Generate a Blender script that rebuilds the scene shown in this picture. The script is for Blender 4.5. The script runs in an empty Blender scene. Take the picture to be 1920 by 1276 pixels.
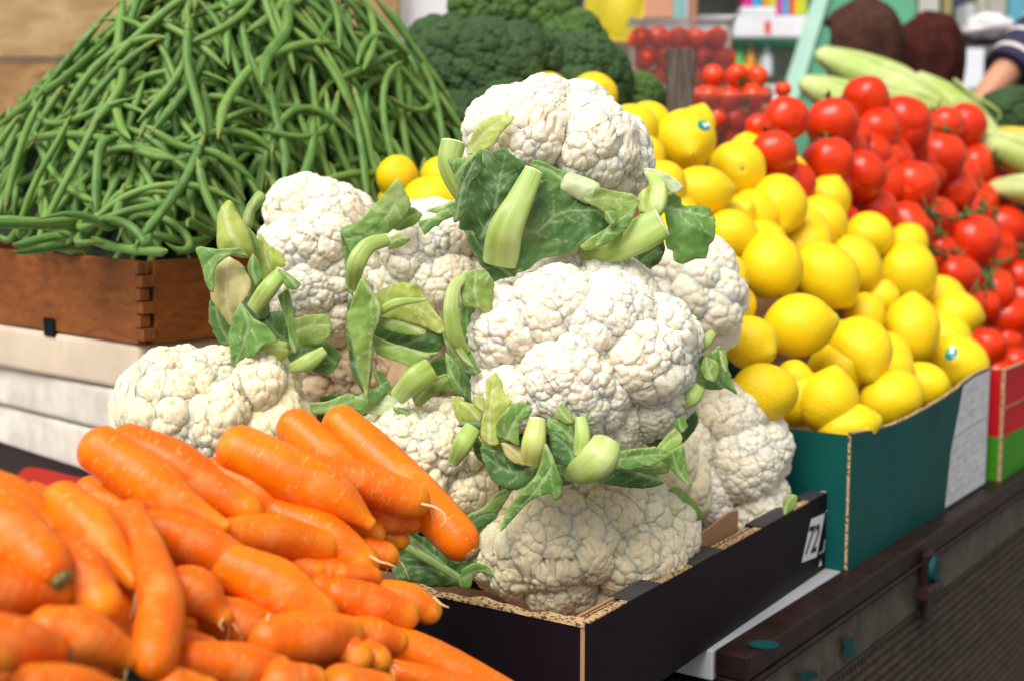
import bpy, bmesh, math, random
import numpy as np
from mathutils import Vector, Matrix, Quaternion, noise as mnoise
R = math.radians
S = bpy.context.scene
C = S.collection
# ------------------------------------------------------------------ camera, light, exposure
PITCH = R(6.7); FPX = 2450.0; CZ = 1.35
cam_d = bpy.data.cameras.new('camera'); cam = bpy.data.objects.new('camera', cam_d); C.objects.link(cam)
cam.location = (0, 0, CZ); cam.rotation_euler = (R(90) - PITCH, 0, 0)
cam_d.sensor_width = 36; cam_d.lens = 36 * FPX / 1920; cam_d.clip_start = .02; cam_d.clip_end = 300
cam_d.dof.use_dof = True; cam_d.dof.focus_distance = 1.09; cam_d.dof.aperture_fstop = 5.4; cam_d.dof.aperture_blades = 0
S.camera = cam
SUN_EL, SUN_AZ = R(54), R(208)          # azimuth measured clockwise from +Y: the sun is behind and left of the camera
W = bpy.data.worlds.new('World'); S.world = W; W.use_nodes = True
wn = W.node_tree.nodes; wl = W.node_tree.links; wn.clear()
sky = wn.new('ShaderNodeTexSky'); sky.sky_type = 'NISHITA'; sky.sun_disc = False
sky.sun_elevation = SUN_EL; sky.sun_rotation = SUN_AZ; sky.dust_density = 4.0; sky.air_density = 1.0; sky.ozone_density = 1.0
hs = wn.new('ShaderNodeHueSaturation'); hs.inputs['Saturation'].default_value = .0
bg = wn.new('ShaderNodeBackground'); bg.inputs['Strength'].default_value = .10
wo = wn.new('ShaderNodeOutputWorld')
wl.new(sky.outputs[0], hs.inputs['Color']); wl.new(hs.outputs[0], bg.inputs[0]); wl.new(bg.outputs[0], wo.inputs[0])
sd = bpy.data.lights.new('sun', 'SUN'); sd.energy = 2.3; sd.angle = R(40); sd.color = (1, .93, .82)
so = bpy.data.objects.new('sun', sd); C.objects.link(so)
sdir = Vector((math.sin(SUN_AZ) * math.cos(SUN_EL), math.cos(SUN_AZ) * math.cos(SUN_EL), math.sin(SUN_EL)))
so.rotation_euler = sdir.to_track_quat('Z', 'Y').to_euler(); so.location = (0, 0, 6)
S.view_settings.view_transform = 'Standard'; S.view_settings.look = 'None'
S.view_settings.exposure = 0.52; S.view_settings.gamma = 1
S.render.engine = 'CYCLES'; S.cycles.use_denoising = True
S.cycles.max_bounces = 8; S.cycles.transparent_max_bounces = 12
# ------------------------------------------------------------------ helpers
FW = np.array([0, math.cos(PITCH), -math.sin(PITCH)]); UP = np.array([0, math.sin(PITCH), math.cos(PITCH)]); RT = np.array([1., 0, 0])
CAM = np.array([0, 0, CZ])
def at(px, py, d):
    return CAM + RT * ((px - 960) / FPX * d) - UP * ((py - 638) / FPX * d) + FW * d
def ray(px, py):
    r = RT * ((px - 960) / FPX) - UP * ((py - 638) / FPX) + FW
    return r
def atz(px, py, z):
    r = ray(px, py); t = (z - CZ) / r[2]
    return CAM + r * t
def sc2w(v):                                   # direction: right, up, towards the camera
    w = RT * v[0] + UP * v[1] - FW * v[2]
    return w / np.linalg.norm(w)
WL = {}
def setp(o, label=None, cat=None, group=None, kind=None):
    if label: o['label'] = label
    if cat: o['category'] = cat
    if group: o['group'] = group
    if kind: o['kind'] = kind
    return o
def thing(name, loc, label, cat, group=None):
    o = bpy.data.objects.new(name, None); C.objects.link(o); o.location = tuple(loc); o.empty_display_size = .02
    WL[o.name] = np.array(loc, float)
    return setp(o, label, cat, group)
def mk(name, V, F, mat, parent=None, smooth=True, attr=None, origin=None, solid=0):
    V = np.asarray(V, float)
    if parent is not None: org = WL[parent.name]
    elif origin is not None: org = np.array(origin, float)
    else: org = V.mean(0)
    me = bpy.data.meshes.new(name)
    if isinstance(F, np.ndarray):
        n, k = F.shape
        me.vertices.add(len(V)); me.vertices.foreach_set('co', (V - org).ravel())
        me.loops.add(n * k); me.loops.foreach_set('vertex_index', F.ravel().astype(np.int32))
        me.polygons.add(n); me.polygons.foreach_set('loop_start', np.arange(0, n * k, k, dtype=np.int32))
        me.update(calc_edges=True)
    else:
        me.from_pydata((V - org).tolist(), [], F); me.update()
    if smooth: me.polygons.foreach_set('use_smooth', [True] * len(me.polygons))
    if attr:
        for k_, a in attr.items():
            a = np.asarray(a, float)
            if a.ndim == 1:
                at_ = me.attributes.new(k_, 'FLOAT', 'POINT'); at_.data.foreach_set('value', a)
            else:
                at_ = me.attributes.new(k_, 'FLOAT_VECTOR', 'POINT'); at_.data.foreach_set('vector', a.ravel())
    for m in (mat if isinstance(mat, (list, tuple)) else [mat]): me.materials.append(m)
    o = bpy.data.objects.new(name, me); C.objects.link(o)
    if parent is not None:
        o.parent = parent; WL[o.name] = org
    else:
        o.location = tuple(org); WL[o.name] = org
    if solid:
        s = o.modifiers.new('solid', 'SOLIDIFY'); s.thickness = solid; s.offset = 0
    return o
class G:                                        # collects shapes for one mesh
    def __init__(s): s.V = []; s.F = []; s.mi = []
    def add(s, V, F, m=0):
        n = len(s.V); s.V += [tuple(v) for v in V]; s.F += [tuple(i + n for i in f) for f in F]; s.mi += [m] * len(F)
        return s
    def box(s, O, a, b, c, m=0):                # corner and three edge vectors
        O, a, b, c = [np.asarray(x, float) for x in (O, a, b, c)]
        V = [O, O + a, O + a + b, O + b, O + c, O + a + c, O + a + b + c, O + b + c]
        F = [(3, 2, 1, 0), (4, 5, 6, 7), (0, 1, 5, 4), (1, 2, 6, 5), (2, 3, 7, 6), (3, 0, 4, 7)]
        if np.dot(np.cross(a, b), c) < 0: F = [f[::-1] for f in F]
        return s.add(V, F, m)
    def obj(s, name, mat, parent=None, smooth=False, bevel=0, **k):
        o = mk(name, s.V, s.F, mat, parent, smooth, **k)
        if any(s.mi): o.data.polygons.foreach_set('material_index', s.mi)
        if bevel:
            b = o.modifiers.new('bevel', 'BEVEL'); b.width = bevel; b.segments = 2; b.limit_method = 'ANGLE'
        return o
def catmull(P, n):
    P = np.asarray(P, float)
    if len(P) == 1: return np.repeat(P, n, 0)
    Q = np.vstack([2 * P[0] - P[1], P, 2 * P[-1] - P[-2]]); m = len(P) - 1
    out = []
    for t in np.linspace(0, m, n):
        i = min(int(t), m - 1); f = t - i
        a, b, c, d = Q[i], Q[i + 1], Q[i + 2], Q[i + 3]
        out.append(.5 * ((2 * b) + (c - a) * f + (2 * a - 5 * b + 4 * c - d) * f * f + (3 * b - a - 3 * c + d) * f ** 3))
    return np.array(out)
def tube(P, r, seg=12, flat=1.0, ref=None, caps=True, cap_mat=False):
    """swept tube; returns V, F, tc(cos, sin, length/radius), s"""
    P = np.asarray(P, float); n = len(P); r = np.broadcast_to(np.asarray(r, float), (n,))
    T = np.gradient(P, axis=0); T /= np.linalg.norm(T, axis=1)[:, None] + 1e-12
    a = np.array(ref if ref is not None else (0.13, .2, .97), float)
    N = np.zeros((n, 3)); x = a - T[0] * a.dot(T[0]); N[0] = x / np.linalg.norm(x)
    for i in range(1, n):
        x = N[i - 1] - T[i] * N[i - 1].dot(T[i]); N[i] = x / (np.linalg.norm(x) + 1e-12)
    B = np.cross(T, N)
    an = np.linspace(0, 2 * math.pi, seg, endpoint=False)
    c, s = np.cos(an), np.sin(an)
    V = P[:, None] + r[:, None, None] * (N[:, None] * c[None, :, None] * flat + B[:, None] * s[None, :, None])
    L = np.concatenate([[0], np.cumsum(np.linalg.norm(np.diff(P, axis=0), axis=1))])
    tc = np.stack([np.broadcast_to(c, (n, seg)), np.broadcast_to(s, (n, seg)), np.broadcast_to((L / max(r.max(), 1e-6))[:, None], (n, seg))], -1).reshape(-1, 3)
    ss = np.repeat(L / max(L[-1], 1e-9), seg)
    V = V.reshape(-1, 3)
    F = []
    for i in range(n - 1):
        for j in range(seg):
            k = (j + 1) % seg
            F.append((i * seg + j, i * seg + k, (i + 1) * seg + k, (i + 1) * seg + j))
    if caps:
        for e, idx in ((0, range(seg)), (n - 1, range((n - 1) * seg, n * seg))):
            m = len(V); idx = list(idx)
            V = np.vstack([V, V[idx], P[e]]); tc = np.vstack([tc, tc[idx], (0, 0, tc[idx[0]][2])])
            ss = np.concatenate([ss, ss[idx], [ss[idx[0]]]])
            for j in range(seg):
                k = (j + 1) % seg
                F.append((m + seg, m + k, m + j) if e == 0 else (m + seg, m + j, m + k))
    return V, F, tc, ss
rng = np.random.default_rng(7)
# ------------------------------------------------------------------ materials
class NT:
    def __init__(s, name):
        s.m = bpy.data.materials.new(name); s.m.use_nodes = True; s.t = s.m.node_tree; s.t.nodes.clear()
        s.out = s.n('ShaderNodeOutputMaterial')
    def n(s, k, **kw):
        x = s.t.nodes.new(k)
        for a, b in kw.items():
            if a.startswith('_'): setattr(x, a[1:], b)
            else: x.inputs[a.replace('0', ' ')].default_value = b
        return x
    def l(s, a, b): s.t.links.new(a, b)
    def coord(s, which='Object', scale=(1, 1, 1), attr=None):
        if attr: c = s.n('ShaderNodeAttribute', _attribute_name=attr).outputs['Vector']
        else: c = s.n('ShaderNodeTexCoord').outputs[which]
        m = s.n('ShaderNodeMapping'); m.inputs['Scale'].default_value = scale
        s.l(c, m.inputs['Vector']); return m.outputs[0]
    def noise(s, co, scale, detail=3, rough=.5, dist=0):
        x = s.n('ShaderNodeTexNoise', Scale=scale, Detail=detail, Roughness=rough, Distortion=dist); s.l(co, x.inputs['Vector']); return x.outputs['Fac']
    def vor(s, co, scale, feature='F1', rnd=1):
        x = s.n('ShaderNodeTexVoronoi', _feature=feature, Scale=scale, Randomness=rnd); s.l(co, x.inputs['Vector']); return x.outputs['Distance']
    def ramp(s, f, stops):
        x = s.n('ShaderNodeValToRGB'); e = x.color_ramp.elements
        while len(e) < len(stops): e.new(.5)
        for i, (p, c) in enumerate(stops):
            e[i].position = p; e[i].color = (*c, 1) if isinstance(c, tuple) else (c, c, c, 1)
        s.l(f, x.inputs[0]); return x.outputs[0]
    def mix(s, f, a, b, mode='MIX'):
        x = s.n('ShaderNodeMix', _data_type='RGBA', _blend_type=mode)
        for i, v in ((0, f), (6, a), (7, b)):
            if isinstance(v, (int, float)): x.inputs[i].default_value = v if i == 0 else (v, v, v, 1)
            elif isinstance(v, tuple): x.inputs[i].default_value = (*v, 1)
            else: s.l(v, x.inputs[i])
        return x.outputs[2]
    def math(s, op, a, b=0, c=0, clamp=False):
        x = s.n('ShaderNodeMath', _operation=op, _use_clamp=clamp)
        for i, v in enumerate((a, b, c)):
            if isinstance(v, (int, float)): x.inputs[i].default_value = v
            else: s.l(v, x.inputs[i])
        return x.outputs[0]
    def bump(s, h, dist, strength=1, prev=None):
        x = s.n('ShaderNodeBump', Distance=dist, Strength=strength); s.l(h, x.inputs['Height'])
        if prev is not None: s.l(prev, x.inputs['Normal'])
        return x.outputs[0]
    def bsdf(s, color, rough=.5, normal=None, sss=0, rad=(.01, .005, .003), spec=.5, coat=0, trans=None, metal=0):
        b = s.n('ShaderNodeBsdfPrincipled', Metallic=metal)
        if isinstance(color, tuple): b.inputs['Base Color'].default_value = (*color, 1)
        else: s.l(color, b.inputs['Base Color'])
        if isinstance(rough, (int, float)): b.inputs['Roughness'].default_value = rough
        else: s.l(rough, b.inputs['Roughness'])
        if normal is not None: s.l(normal, b.inputs['Normal'])
        b.inputs['Subsurface Weight'].default_value = sss; b.inputs['Subsurface Radius'].default_value = rad; b.inputs['Subsurface Scale'].default_value = 1
        b.inputs['Specular IOR Level'].default_value = spec; b.inputs['Coat Weight'].default_value = coat; b.inputs['Coat Roughness'].default_value = .15
        if trans:
            t = s.n('ShaderNodeBsdfTranslucent'); 
            if isinstance(color, tuple): t.inputs[0].default_value = (*color, 1)
            else: s.l(color, t.inputs[0])
            mx = s.n('ShaderNodeMixShader', Fac=trans); s.l(b.outputs[0], mx.inputs[1]); s.l(t.outputs[0], mx.inputs[2]); s.l(mx.outputs[0], s.out.inputs[0])
        else: s.l(b.outputs[0], s.out.inputs[0])
        return s.m
def m_plain(name, col, rough=.6, var=.25, scale=20, bump=.0005, spec=.4, metal=0, stretch=(1, 1, 1)):
    t = NT(name); co = t.coord(scale=stretch); f = t.noise(co, scale, 5, .6)
    c = t.mix(t.ramp(f, [(.3, 0.), (.75, 1.)]), tuple(x * (1 - var) for x in col), tuple(min(1, x * (1 + var)) for x in col))
    return t.bsdf(c, rough, t.bump(f, bump), spec=spec, metal=metal)
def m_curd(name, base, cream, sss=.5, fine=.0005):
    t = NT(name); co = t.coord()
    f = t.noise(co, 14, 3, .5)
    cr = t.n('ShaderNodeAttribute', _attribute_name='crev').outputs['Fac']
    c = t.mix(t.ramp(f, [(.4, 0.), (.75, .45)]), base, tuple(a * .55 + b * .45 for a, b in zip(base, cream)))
    c = t.mix(cr, c, cream)  # creases: cream pigment and warm bounced light put into the colour
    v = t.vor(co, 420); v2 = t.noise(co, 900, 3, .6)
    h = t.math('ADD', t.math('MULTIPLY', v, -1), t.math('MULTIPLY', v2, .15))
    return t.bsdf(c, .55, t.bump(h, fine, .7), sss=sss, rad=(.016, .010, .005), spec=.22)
M = {}
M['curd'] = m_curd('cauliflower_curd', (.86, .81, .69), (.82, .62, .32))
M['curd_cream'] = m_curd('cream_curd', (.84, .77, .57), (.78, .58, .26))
M['curd_shaded'] = m_curd('shaded_curd', (.84, .67, .48), (.64, .36, .16))  # curd copy with warm shade put into its colour, for the low heads
def m_broc(name, a, b, y):
    t = NT(name); co = t.coord(); f = t.noise(co, 22, 4, .6); f2 = t.noise(co, 9, 3, .6)
    c = t.mix(t.ramp(f, [(.35, 0.), (.65, 1.)]), a, b); c = t.mix(t.ramp(f2, [(.6, 0.), (.72, .7)]), c, y)
    v = t.vor(co, 330); return t.bsdf(c, .65, t.bump(v, -.0018, 1), spec=.3)
M['broc'] = m_broc('broccoli_floret', (.028, .062, .02), (.045, .10, .03), (.13, .19, .03))
M['broc_light'] = m_broc('pale_broccoli_floret', (.05, .11, .022), (.085, .17, .035), (.25, .36, .05))
def m_leaf(name, dark, mid, vein, rough=.42, veinw=.05, trans=.22):
    t = NT(name)
    a = t.n('ShaderNodeAttribute', _attribute_name='lf').outputs['Vector']
    sp = t.n('ShaderNodeSeparateXYZ'); t.l(a, sp.inputs[0]); x, y = sp.outputs[0], sp.outputs[1]
    co = t.coord(); wob = t.math('MULTIPLY', t.math('SUBTRACT', t.noise(co, 60, 2), .5), .5)
    ax = t.math('ABSOLUTE', x)
    ph = t.math('SUBTRACT', t.math('ADD', t.math('MULTIPLY', y, 4.5), wob), t.math('MULTIPLY', ax, 1.1))
    d = t.math('ABSOLUTE', t.math('SUBTRACT', t.math('FRACT', ph), .5))          # 0 at veins
    lat = t.math('SUBTRACT', 1, t.math('DIVIDE', d, t.math('MULTIPLY', t.math('SUBTRACT', 1.25, ax), veinw)), 0, True)
    midr = t.math('SUBTRACT', 1, t.math('DIVIDE', ax, .07), 0, True)
    ve = t.n('ShaderNodeTexVoronoi', _feature='DISTANCE_TO_EDGE', Scale=130); t.l(co, ve.inputs['Vector'])
    net = t.math('MULTIPLY', t.math('SUBTRACT', 1, t.math('DIVIDE', ve.outputs['Distance'], .06), 0, True), .3)
    vm = t.math('MAXIMUM', t.math('MAXIMUM', lat, midr), net)
    f = t.noise(co, 35, 4, .6)
    g = t.math('ADD', t.math('MULTIPLY', ax, .6), t.math('MULTIPLY', f, .6))
    c = t.mix(t.ramp(g, [(.25, 0.), (.75, 1.)]), mid, dark)
    f3 = t.noise(co, 18, 2); c = t.mix(t.ramp(f3, [(.6, 0.), (.8, .5)]), c, tuple(a_ * 1.3 for a_ in mid))
    c = t.mix(t.math('MULTIPLY', vm, .8), c, vein)
    h = t.math('ADD', vm, t.math('MULTIPLY', f, .6))
    return t.bsdf(c, rough, t.bump(h, .0009, .9), spec=.45, trans=trans)
M['leaf_dark'] = m_leaf('dark_leaf', (.040, .105, .035), (.075, .17, .055), (.26, .38, .16))
M['leaf_mid'] = m_leaf('green_leaf', (.09, .23, .045), (.16, .34, .07), (.42, .56, .24))
M['leaf_light'] = m_leaf('light_leaf', (.22, .40, .07), (.42, .58, .14), (.62, .72, .36))
M['leaf_yellow'] = m_leaf('yellow_green_leaf', (.42, .54, .08), (.66, .72, .22), (.78, .82, .45))
def m_stalk(name, a, b, c_):
    t = NT(name); co = t.coord(attr='tc', scale=(1.6, 1.6, .12)); f = t.noise(co, 2.2, 5, .55)
    f2 = t.noise(t.coord(attr='tc', scale=(6, 6, .25)), 2, 3, .5)
    o = t.coord(); f3 = t.noise(o, 30, 2)
    c = t.mix(t.ramp(f, [(.3, 0.), (.7, 1.)]), a, b); c = t.mix(t.ramp(f3, [(.45, 0.), (.75, .7)]), c, c_)
    c = t.mix(t.math('MULTIPLY', t.ramp(f2, [(.4, 0.), (.7, 1.)]), .10), c, tuple(min(1, x * 1.25) for x in b))
    return t.bsdf(c, .38, t.bump(f2, .0006, .5), sss=.2, rad=(.008, .008, .003), spec=.5)
M['stalk'] = m_stalk('pale_stalk', (.24, .38, .06), (.42, .55, .15), (.58, .66, .30))
M['stalk_yellow'] = m_stalk('yellow_stalk', (.40, .48, .10), (.56, .60, .20), (.58, .36, .10))
M['stalk_cream'] = m_stalk('cream_stalk', (.72, .70, .40), (.80, .78, .56), (.76, .56, .28))
M['stalk_green'] = m_stalk('green_stalk', (.10, .20, .04), (.19, .31, .07), (.28, .36, .10))
M['cut'] = m_plain('cut_face', (.70, .76, .48), .5, .12, 60, .0006)
def m_carrot():
    t = NT('carrot_skin'); co = t.coord(attr='tc', scale=(1, 1, 1)); oi = t.n('ShaderNodeObjectInfo')
    ob = t.coord()
    f = t.noise(t.coord(attr='tc', scale=(1, 1, .35)), 1.1, 3, .5)
    c = t.mix(t.ramp(f, [(.3, 0.), (.72, 1.)]), (.88, .150, .0015), (.92, .25, .003))
    c = t.mix(t.math('MULTIPLY', oi.outputs['Random'], .75), c, (.86, .115, .001))
    tp = t.n('ShaderNodeAttribute', _attribute_name='tipf').outputs['Fac']
    c = t.mix(t.math('MULTIPLY', tp, .8), c, (.92, .40, .01))
    # short pale lenticels lying across the root
    rl = t.coord(attr='tc', scale=(1.5, 1.5, 11)); n1 = t.noise(rl, 1.25, 2, .45)
    ln = t.ramp(n1, [(.615, 0.), (.66, 1.)])
    mk1 = t.ramp(t.noise(co, 1.9, 2), [(.38, 0.), (.50, 1.)])
    lm = t.math('MULTIPLY', ln, mk1)
    c = t.mix(t.math('MULTIPLY', lm, .5), c, (.95, .56, .17))
    # dry dusty film
    du = t.math('MULTIPLY', t.ramp(t.noise(ob, 26, 5, .62), [(.54, 0.), (.66, 1.)]), .34)
    c = t.mix(du, c, (.92, .42, .13))
    # fine rings
    rg = t.noise(t.coord(attr='tc', scale=(.5, .5, 14)), 1.6, 3, .6)
    h = t.math('ADD', t.math('MULTIPLY', rg, .45), t.math('ADD', t.math('MULTIPLY', lm, -.9), t.math('MULTIPLY', t.noise(ob, 420, 3), .12)))
    c = t.mix(t.math('MULTIPLY', t.ramp(rg, [(.60, 0.), (.72, 1.)]), .14), c, (.70, .08, .001))
    ro = t.math('ADD', .23, t.math('ADD', t.math('MULTIPLY', du, .8), t.math('MULTIPLY', t.noise(ob, 90, 3), .12)))
    return t.bsdf(c, ro, t.bump(h, .0011, .8), sss=.18, rad=(.010, .003, .0005), spec=.34)
M['carrot'] = m_carrot()
M['root'] = m_plain('rootlet', (.74, .52, .24), .7, .2, 200, .0003)
M['scar_green'] = m_plain('stem_scar_green', (.26, .28, .08), .85, .6, 380, .002)
M['scar'] = m_plain('stem_scar_brown', (.34, .22, .10), .85, .6, 420, .002)
def m_lemon():
    t = NT('lemon_peel'); co = t.coord(); oi = t.n('ShaderNodeObjectInfo')
    f = t.noise(co, 22, 3, .5)
    c = t.mix(t.ramp(f, [(.3, 0.), (.75, 1.)]), (.88, .60, .004), (.90, .68, .012))
    c = t.mix(t.math('MULTIPLY', oi.outputs['Random'], .6), c, (.88, .58, .006))
    sp = t.ramp(t.noise(co, 75, 3, .6), [(.70, 0.), (.76, 1.)]); c = t.mix(t.math('MULTIPLY', sp, .35), c, (.50, .36, .03))
    tp = t.n('ShaderNodeAttribute', _attribute_name='tipf').outputs['Fac']; c = t.mix(t.math('MULTIPLY', tp, .35), c, (.68, .58, .05))
    v = t.vor(co, 520); h = t.math('ADD', v, t.math('MULTIPLY', t.noise(co, 60, 2), 1.3))
    return t.bsdf(c, .38, t.bump(h, .0009, .6), sss=.12, rad=(.008, .005, .0005), spec=.3)
M['lemon'] = m_lemon()
def m_tomato(name, a, b):
    t = NT(name); co = t.coord(); oi = t.n('ShaderNodeObjectInfo'); f = t.noise(co, 16, 3, .5)
    c = t.mix(t.ramp(f, [(.3, 0.), (.75, 1.)]), a, b); c = t.mix(t.math('MULTIPLY', oi.outputs['Random'], .4), c, tuple(x * .8 for x in a))
    sp = t.ramp(t.noise(co, 330, 2), [(.72, 0.), (.76, 1.)]); c = t.mix(t.math('MULTIPLY', sp, .25), c, (.85, .35, .1))
    return t.bsdf(c, .24, t.bump(t.noise(co, 30, 2), .0008, .5), sss=.10, rad=(.01, .001, .0005), spec=.36)
M['tomato'] = m_tomato('tomato_skin', (.62, .018, .002), (.80, .055, .005))
M['cherry'] = m_tomato('cherry_tomato_skin', (.70, .03, .008), (.85, .09, .015))
M['vine'] = m_plain('vine_green', (.09, .15, .035), .7, .4, 90, .0006)
def m_bean():
    t = NT('bean_skin'); oi = t.n('ShaderNodeObjectInfo'); at_ = t.n('ShaderNodeAttribute', _attribute_name='rnd').outputs['Fac']
    co = t.coord(); rr = t.math('FRACT', t.math('ADD', t.math('MULTIPLY', oi.outputs['Random'], 1), at_))
    c = t.mix(rr, (.056, .152, .029), (.15, .285, .055))
    f = t.noise(co, 45, 3); c = t.mix(t.ramp(f, [(.4, 0.), (.75, .6)]), c, (.20, .33, .07))
    s1 = t.noise(t.coord(attr='tc', scale=(1.2, 1.2, .1)), 2, 3); c = t.mix(t.math('MULTIPLY', t.ramp(s1, [(.5, 0.), (.6, 1.)]), .22), c, (.27, .40, .12))
    return t.bsdf(c, .45, t.bump(t.math('ADD', s1, t.noise(co, 260, 2)), .0006, .7), spec=.3, sss=.05, rad=(.003, .004, .001))
M['bean'] = m_bean()
M['bean_tip'] = m_plain('bean_tip', (.20, .27, .06), .7, .4, 300, .0004)
def m_card(name, col, rough=.6, streak=.06, scuff=(.5, .35, .2)):
    t = NT(name); co = t.coord(); f = t.noise(co, 9, 5, .6); fl = t.n('ShaderNodeTexWave', _wave_type='BANDS', _bands_direction='Z', Scale=60, Distortion=1); t.l(co, fl.inputs[0])
    c = t.mix(t.ramp(f, [(.3, 0.), (.75, 1.)]), tuple(x * .82 for x in col), tuple(x * 1.15 for x in col))
    sc = t.ramp(t.noise(co, 55, 6, .75, .5), [(.70, 0.), (.76, 1.)]); c = t.mix(t.math('MULTIPLY', sc, streak * 4), c, scuff)
    h = t.math('ADD', t.math('MULTIPLY', fl.outputs['Fac'], .04), t.math('ADD', t.math('MULTIPLY', t.noise(co, 5, 2), 5), f))
    return t.bsdf(c, rough, t.bump(h, .0016, .7), spec=.16)
M['black'] = m_card('black_carton_print', (.010, .005, .009), .5, .012, (.12, .09, .09))
M['black_top'] = m_card('black_carton_rim', (.045, .040, .048), .45)
M['teal'] = m_card('teal_carton_print', (.004, .085, .078), .5, .03, (.2, .3, .28))
M['red_card'] = m_card('red_carton_print', (.55, .010, .018), .5)
M['green_card'] = m_card('green_carton_print', (.05, .26, .012), .5)
M['kraft'] = m_card('kraft_board', (.40, .22, .12), .8)
def m_corr():
    t = NT('corrugated_edge'); co = t.coord(); v = t.vor(co, 260, rnd=.9)
    c = t.mix(t.ramp(v, [(.25, 0.), (.5, 1.)]), (.09, .05, .025), (.50, .34, .18)); return t.bsdf(c, .85, t.bump(v, .0015, 1), spec=.2)
M['corr'] = m_corr()
M['print_white'] = m_plain('white_print', (.74, .74, .78), .6, .06, 30)
M['print_black'] = m_plain('dark_print', (.02, .02, .03), .6, .1, 30)
M['print_grey'] = m_plain('grey_print', (.42, .45, .50), .6, .1, 30)
def m_wood(name, a, b, scale=(3, 3, 40), rough=.65, knots=True):
    t = NT(name); co = t.coord(scale=scale); f = t.noise(co, 2.2, 6, .6, .8); f2 = t.noise(t.coord(), 5, 4, .6)
    c = t.mix(t.ramp(f, [(.3, 0.), (.7, 1.)]), a, b); c = t.mix(t.ramp(f2, [(.5, 0.), (.75, .55)]), c, tuple(x * .55 for x in a))
    return t.bsdf(c, rough, t.bump(f, .0008, .5), spec=.25)
M['crate_wood'] = m_wood('varnished_crate_wood', (.17, .048, .010), (.32, .10, .022), (14, 6, 40), .5)
M['board'] = m_wood('rough_board', (.20, .10, .04), (.46, .28, .12), (5, 4, 11), .8)
M['board_pale'] = m_wood('pale_rough_board', (.30, .18, .08), (.54, .38, .19), (5, 4, 11), .8)
M['stake'] = m_wood('weathered_stake', (.045, .035, .03), (.16, .13, .11), (60, 60, 4), .85)
M['foam'] = m_plain('foam_box', (.62, .56, .49), .75, .24, 17, .001)
M['marble'] = m_plain('counter_slab', (.42, .43, .46), .35, .2, 9, .0003)
M['rail'] = m_plain('brown_painted_steel', (.022, .0105, .0095), .42, .5, 30, .0008, spec=.2)
M['panel'] = m_plain('weathered_metal_panel', (.085, .074, .058), .6, .4, 28, .001, spec=.2)
M['teal_paint'] = m_plain('teal_paint', (.004, .055, .062), .6, .2, 30, spec=.15)
M['grille'] = m_plain('grille_metal', (.07, .055, .042), .6, .4, 50, .0006, spec=.2)
M['dark'] = m_plain('dark_metal', (.006, .010, .012), .8, .3, 20, spec=.1)
M['floor'] = m_plain('floor_concrete', (.12, .115, .11), .8, .25, 3, .002)
M['hall'] = m_plain('hall_wall', (.30, .29, .28), .8, .2, 2, .002)
# ------------------------------------------------------------------ setting: floor, counter, boards
def nv(a): a = np.array(a, float); return a / np.linalg.norm(a)
Z = np.array([0, 0, 1.])
ZT = .919                                              # counter top
A = atz(1105, 1165, 1.009); B = atz(1565, 912, 1.009)
U = nv((B - A) * (1, 1, 0)); V_ = np.array([-U[1], U[0], 0])
LB = np.linalg.norm((B - A)[:2])
g = G(); g.add([(-40, -20, 0), (40, -20, 0), (40, 60, 0), (-40, 60, 0)], [(0, 1, 2, 3)]); setp(g.obj('ground', M['floor']), kind='structure')
R0 = atz(1403, 1234, ZT); R1 = atz(1920, 890, ZT); RU = nv((R1 - R0) * (1, 1, 0)); RV = np.array([-RU[1], RU[0], 0])
cn = thing('market_counter', R0 * (1, 1, 0), 'weathered metal market counter with pale stone top under the cartons', 'counter')
g = G(); g.box(R0 + RV * .036 - Z * .03, RU * 3.2, RV * 1.9, Z * .03); g.obj('stone_top', M['marble'], cn, bevel=.002)
g = G(); g.box(R0 - Z * .0235, RU * 3.2, RV * .034, Z * .0250); g.box(R0 - Z * .0285 - RV * .003, RU * 3.2, RV * .037, Z * .0048)
g.obj('edge_rail', M['rail'], cn, bevel=.003)
g = G(); g.box(R0 + RV * .004 - Z * .085 + RU * .012, RU * 3.1, RV * .010, Z * .05); g.box(R0 + RV * .004 - Z * .9 + RU * .012, RU * .16, RV * .010, Z * .814)
g.obj('front_panel', M['panel'], cn)
g = G()
zt = .085
for k in range(44):
    g.box(R0 + RV * .008 - Z * (zt + .0108 + k * .0135) + RU * .172, RU * 2.9, RV * .003, Z * .0050)
for k in range(250):
    g.box(R0 + RV * .0095 - Z * (zt + .60) + RU * (.172 + k * .0116), RU * .0050, RV * .003, Z * .60)
g.obj('grille', M['grille'], cn)
g = G(); g.box(R0 + RV * .06 - Z * .9 + RU * .02, RU * 3.1, RV * .01, Z * .8); g.box(R0 + RV * .02 - Z * .915 + RU * .0, RU * .012, RV * 1.6, Z * .88); g.obj('inner_body', M['dark'], cn)
# latch on the counter front
def onface(px, py, off=0.0):
    n = -RV; p0 = R0 + n * off; r = ray(px, py); t = np.dot(p0 - CAM, n) / np.dot(r, n); return CAM + r * t
lp = onface(1728, 1108)
lt = G(); lt.box(lp - RU * .010 - Z * .034, RU * .026, -RV * .010, Z * .085)
lo = lt.obj('latch', M['rail'], cn, bevel=.003)
V1, F1, t1, s1 = tube(np.array([lp - RU * .034 - RV * .012 + Z * .008, lp + RU * .022 - RV * .012 + Z * .004]), [.0085, .0085], 12)
mk('latch_bolt', V1, F1, M['rail'], lo)
V1, F1, t1, s1 = tube(np.array([lp + RU * .003 - RV * .011 + Z * .030, lp + RU * .003 - RV * .017 + Z * .030]), [.016, .014], 16)
mk('latch_cap', V1, F1, M['teal_paint'], lo)
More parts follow.
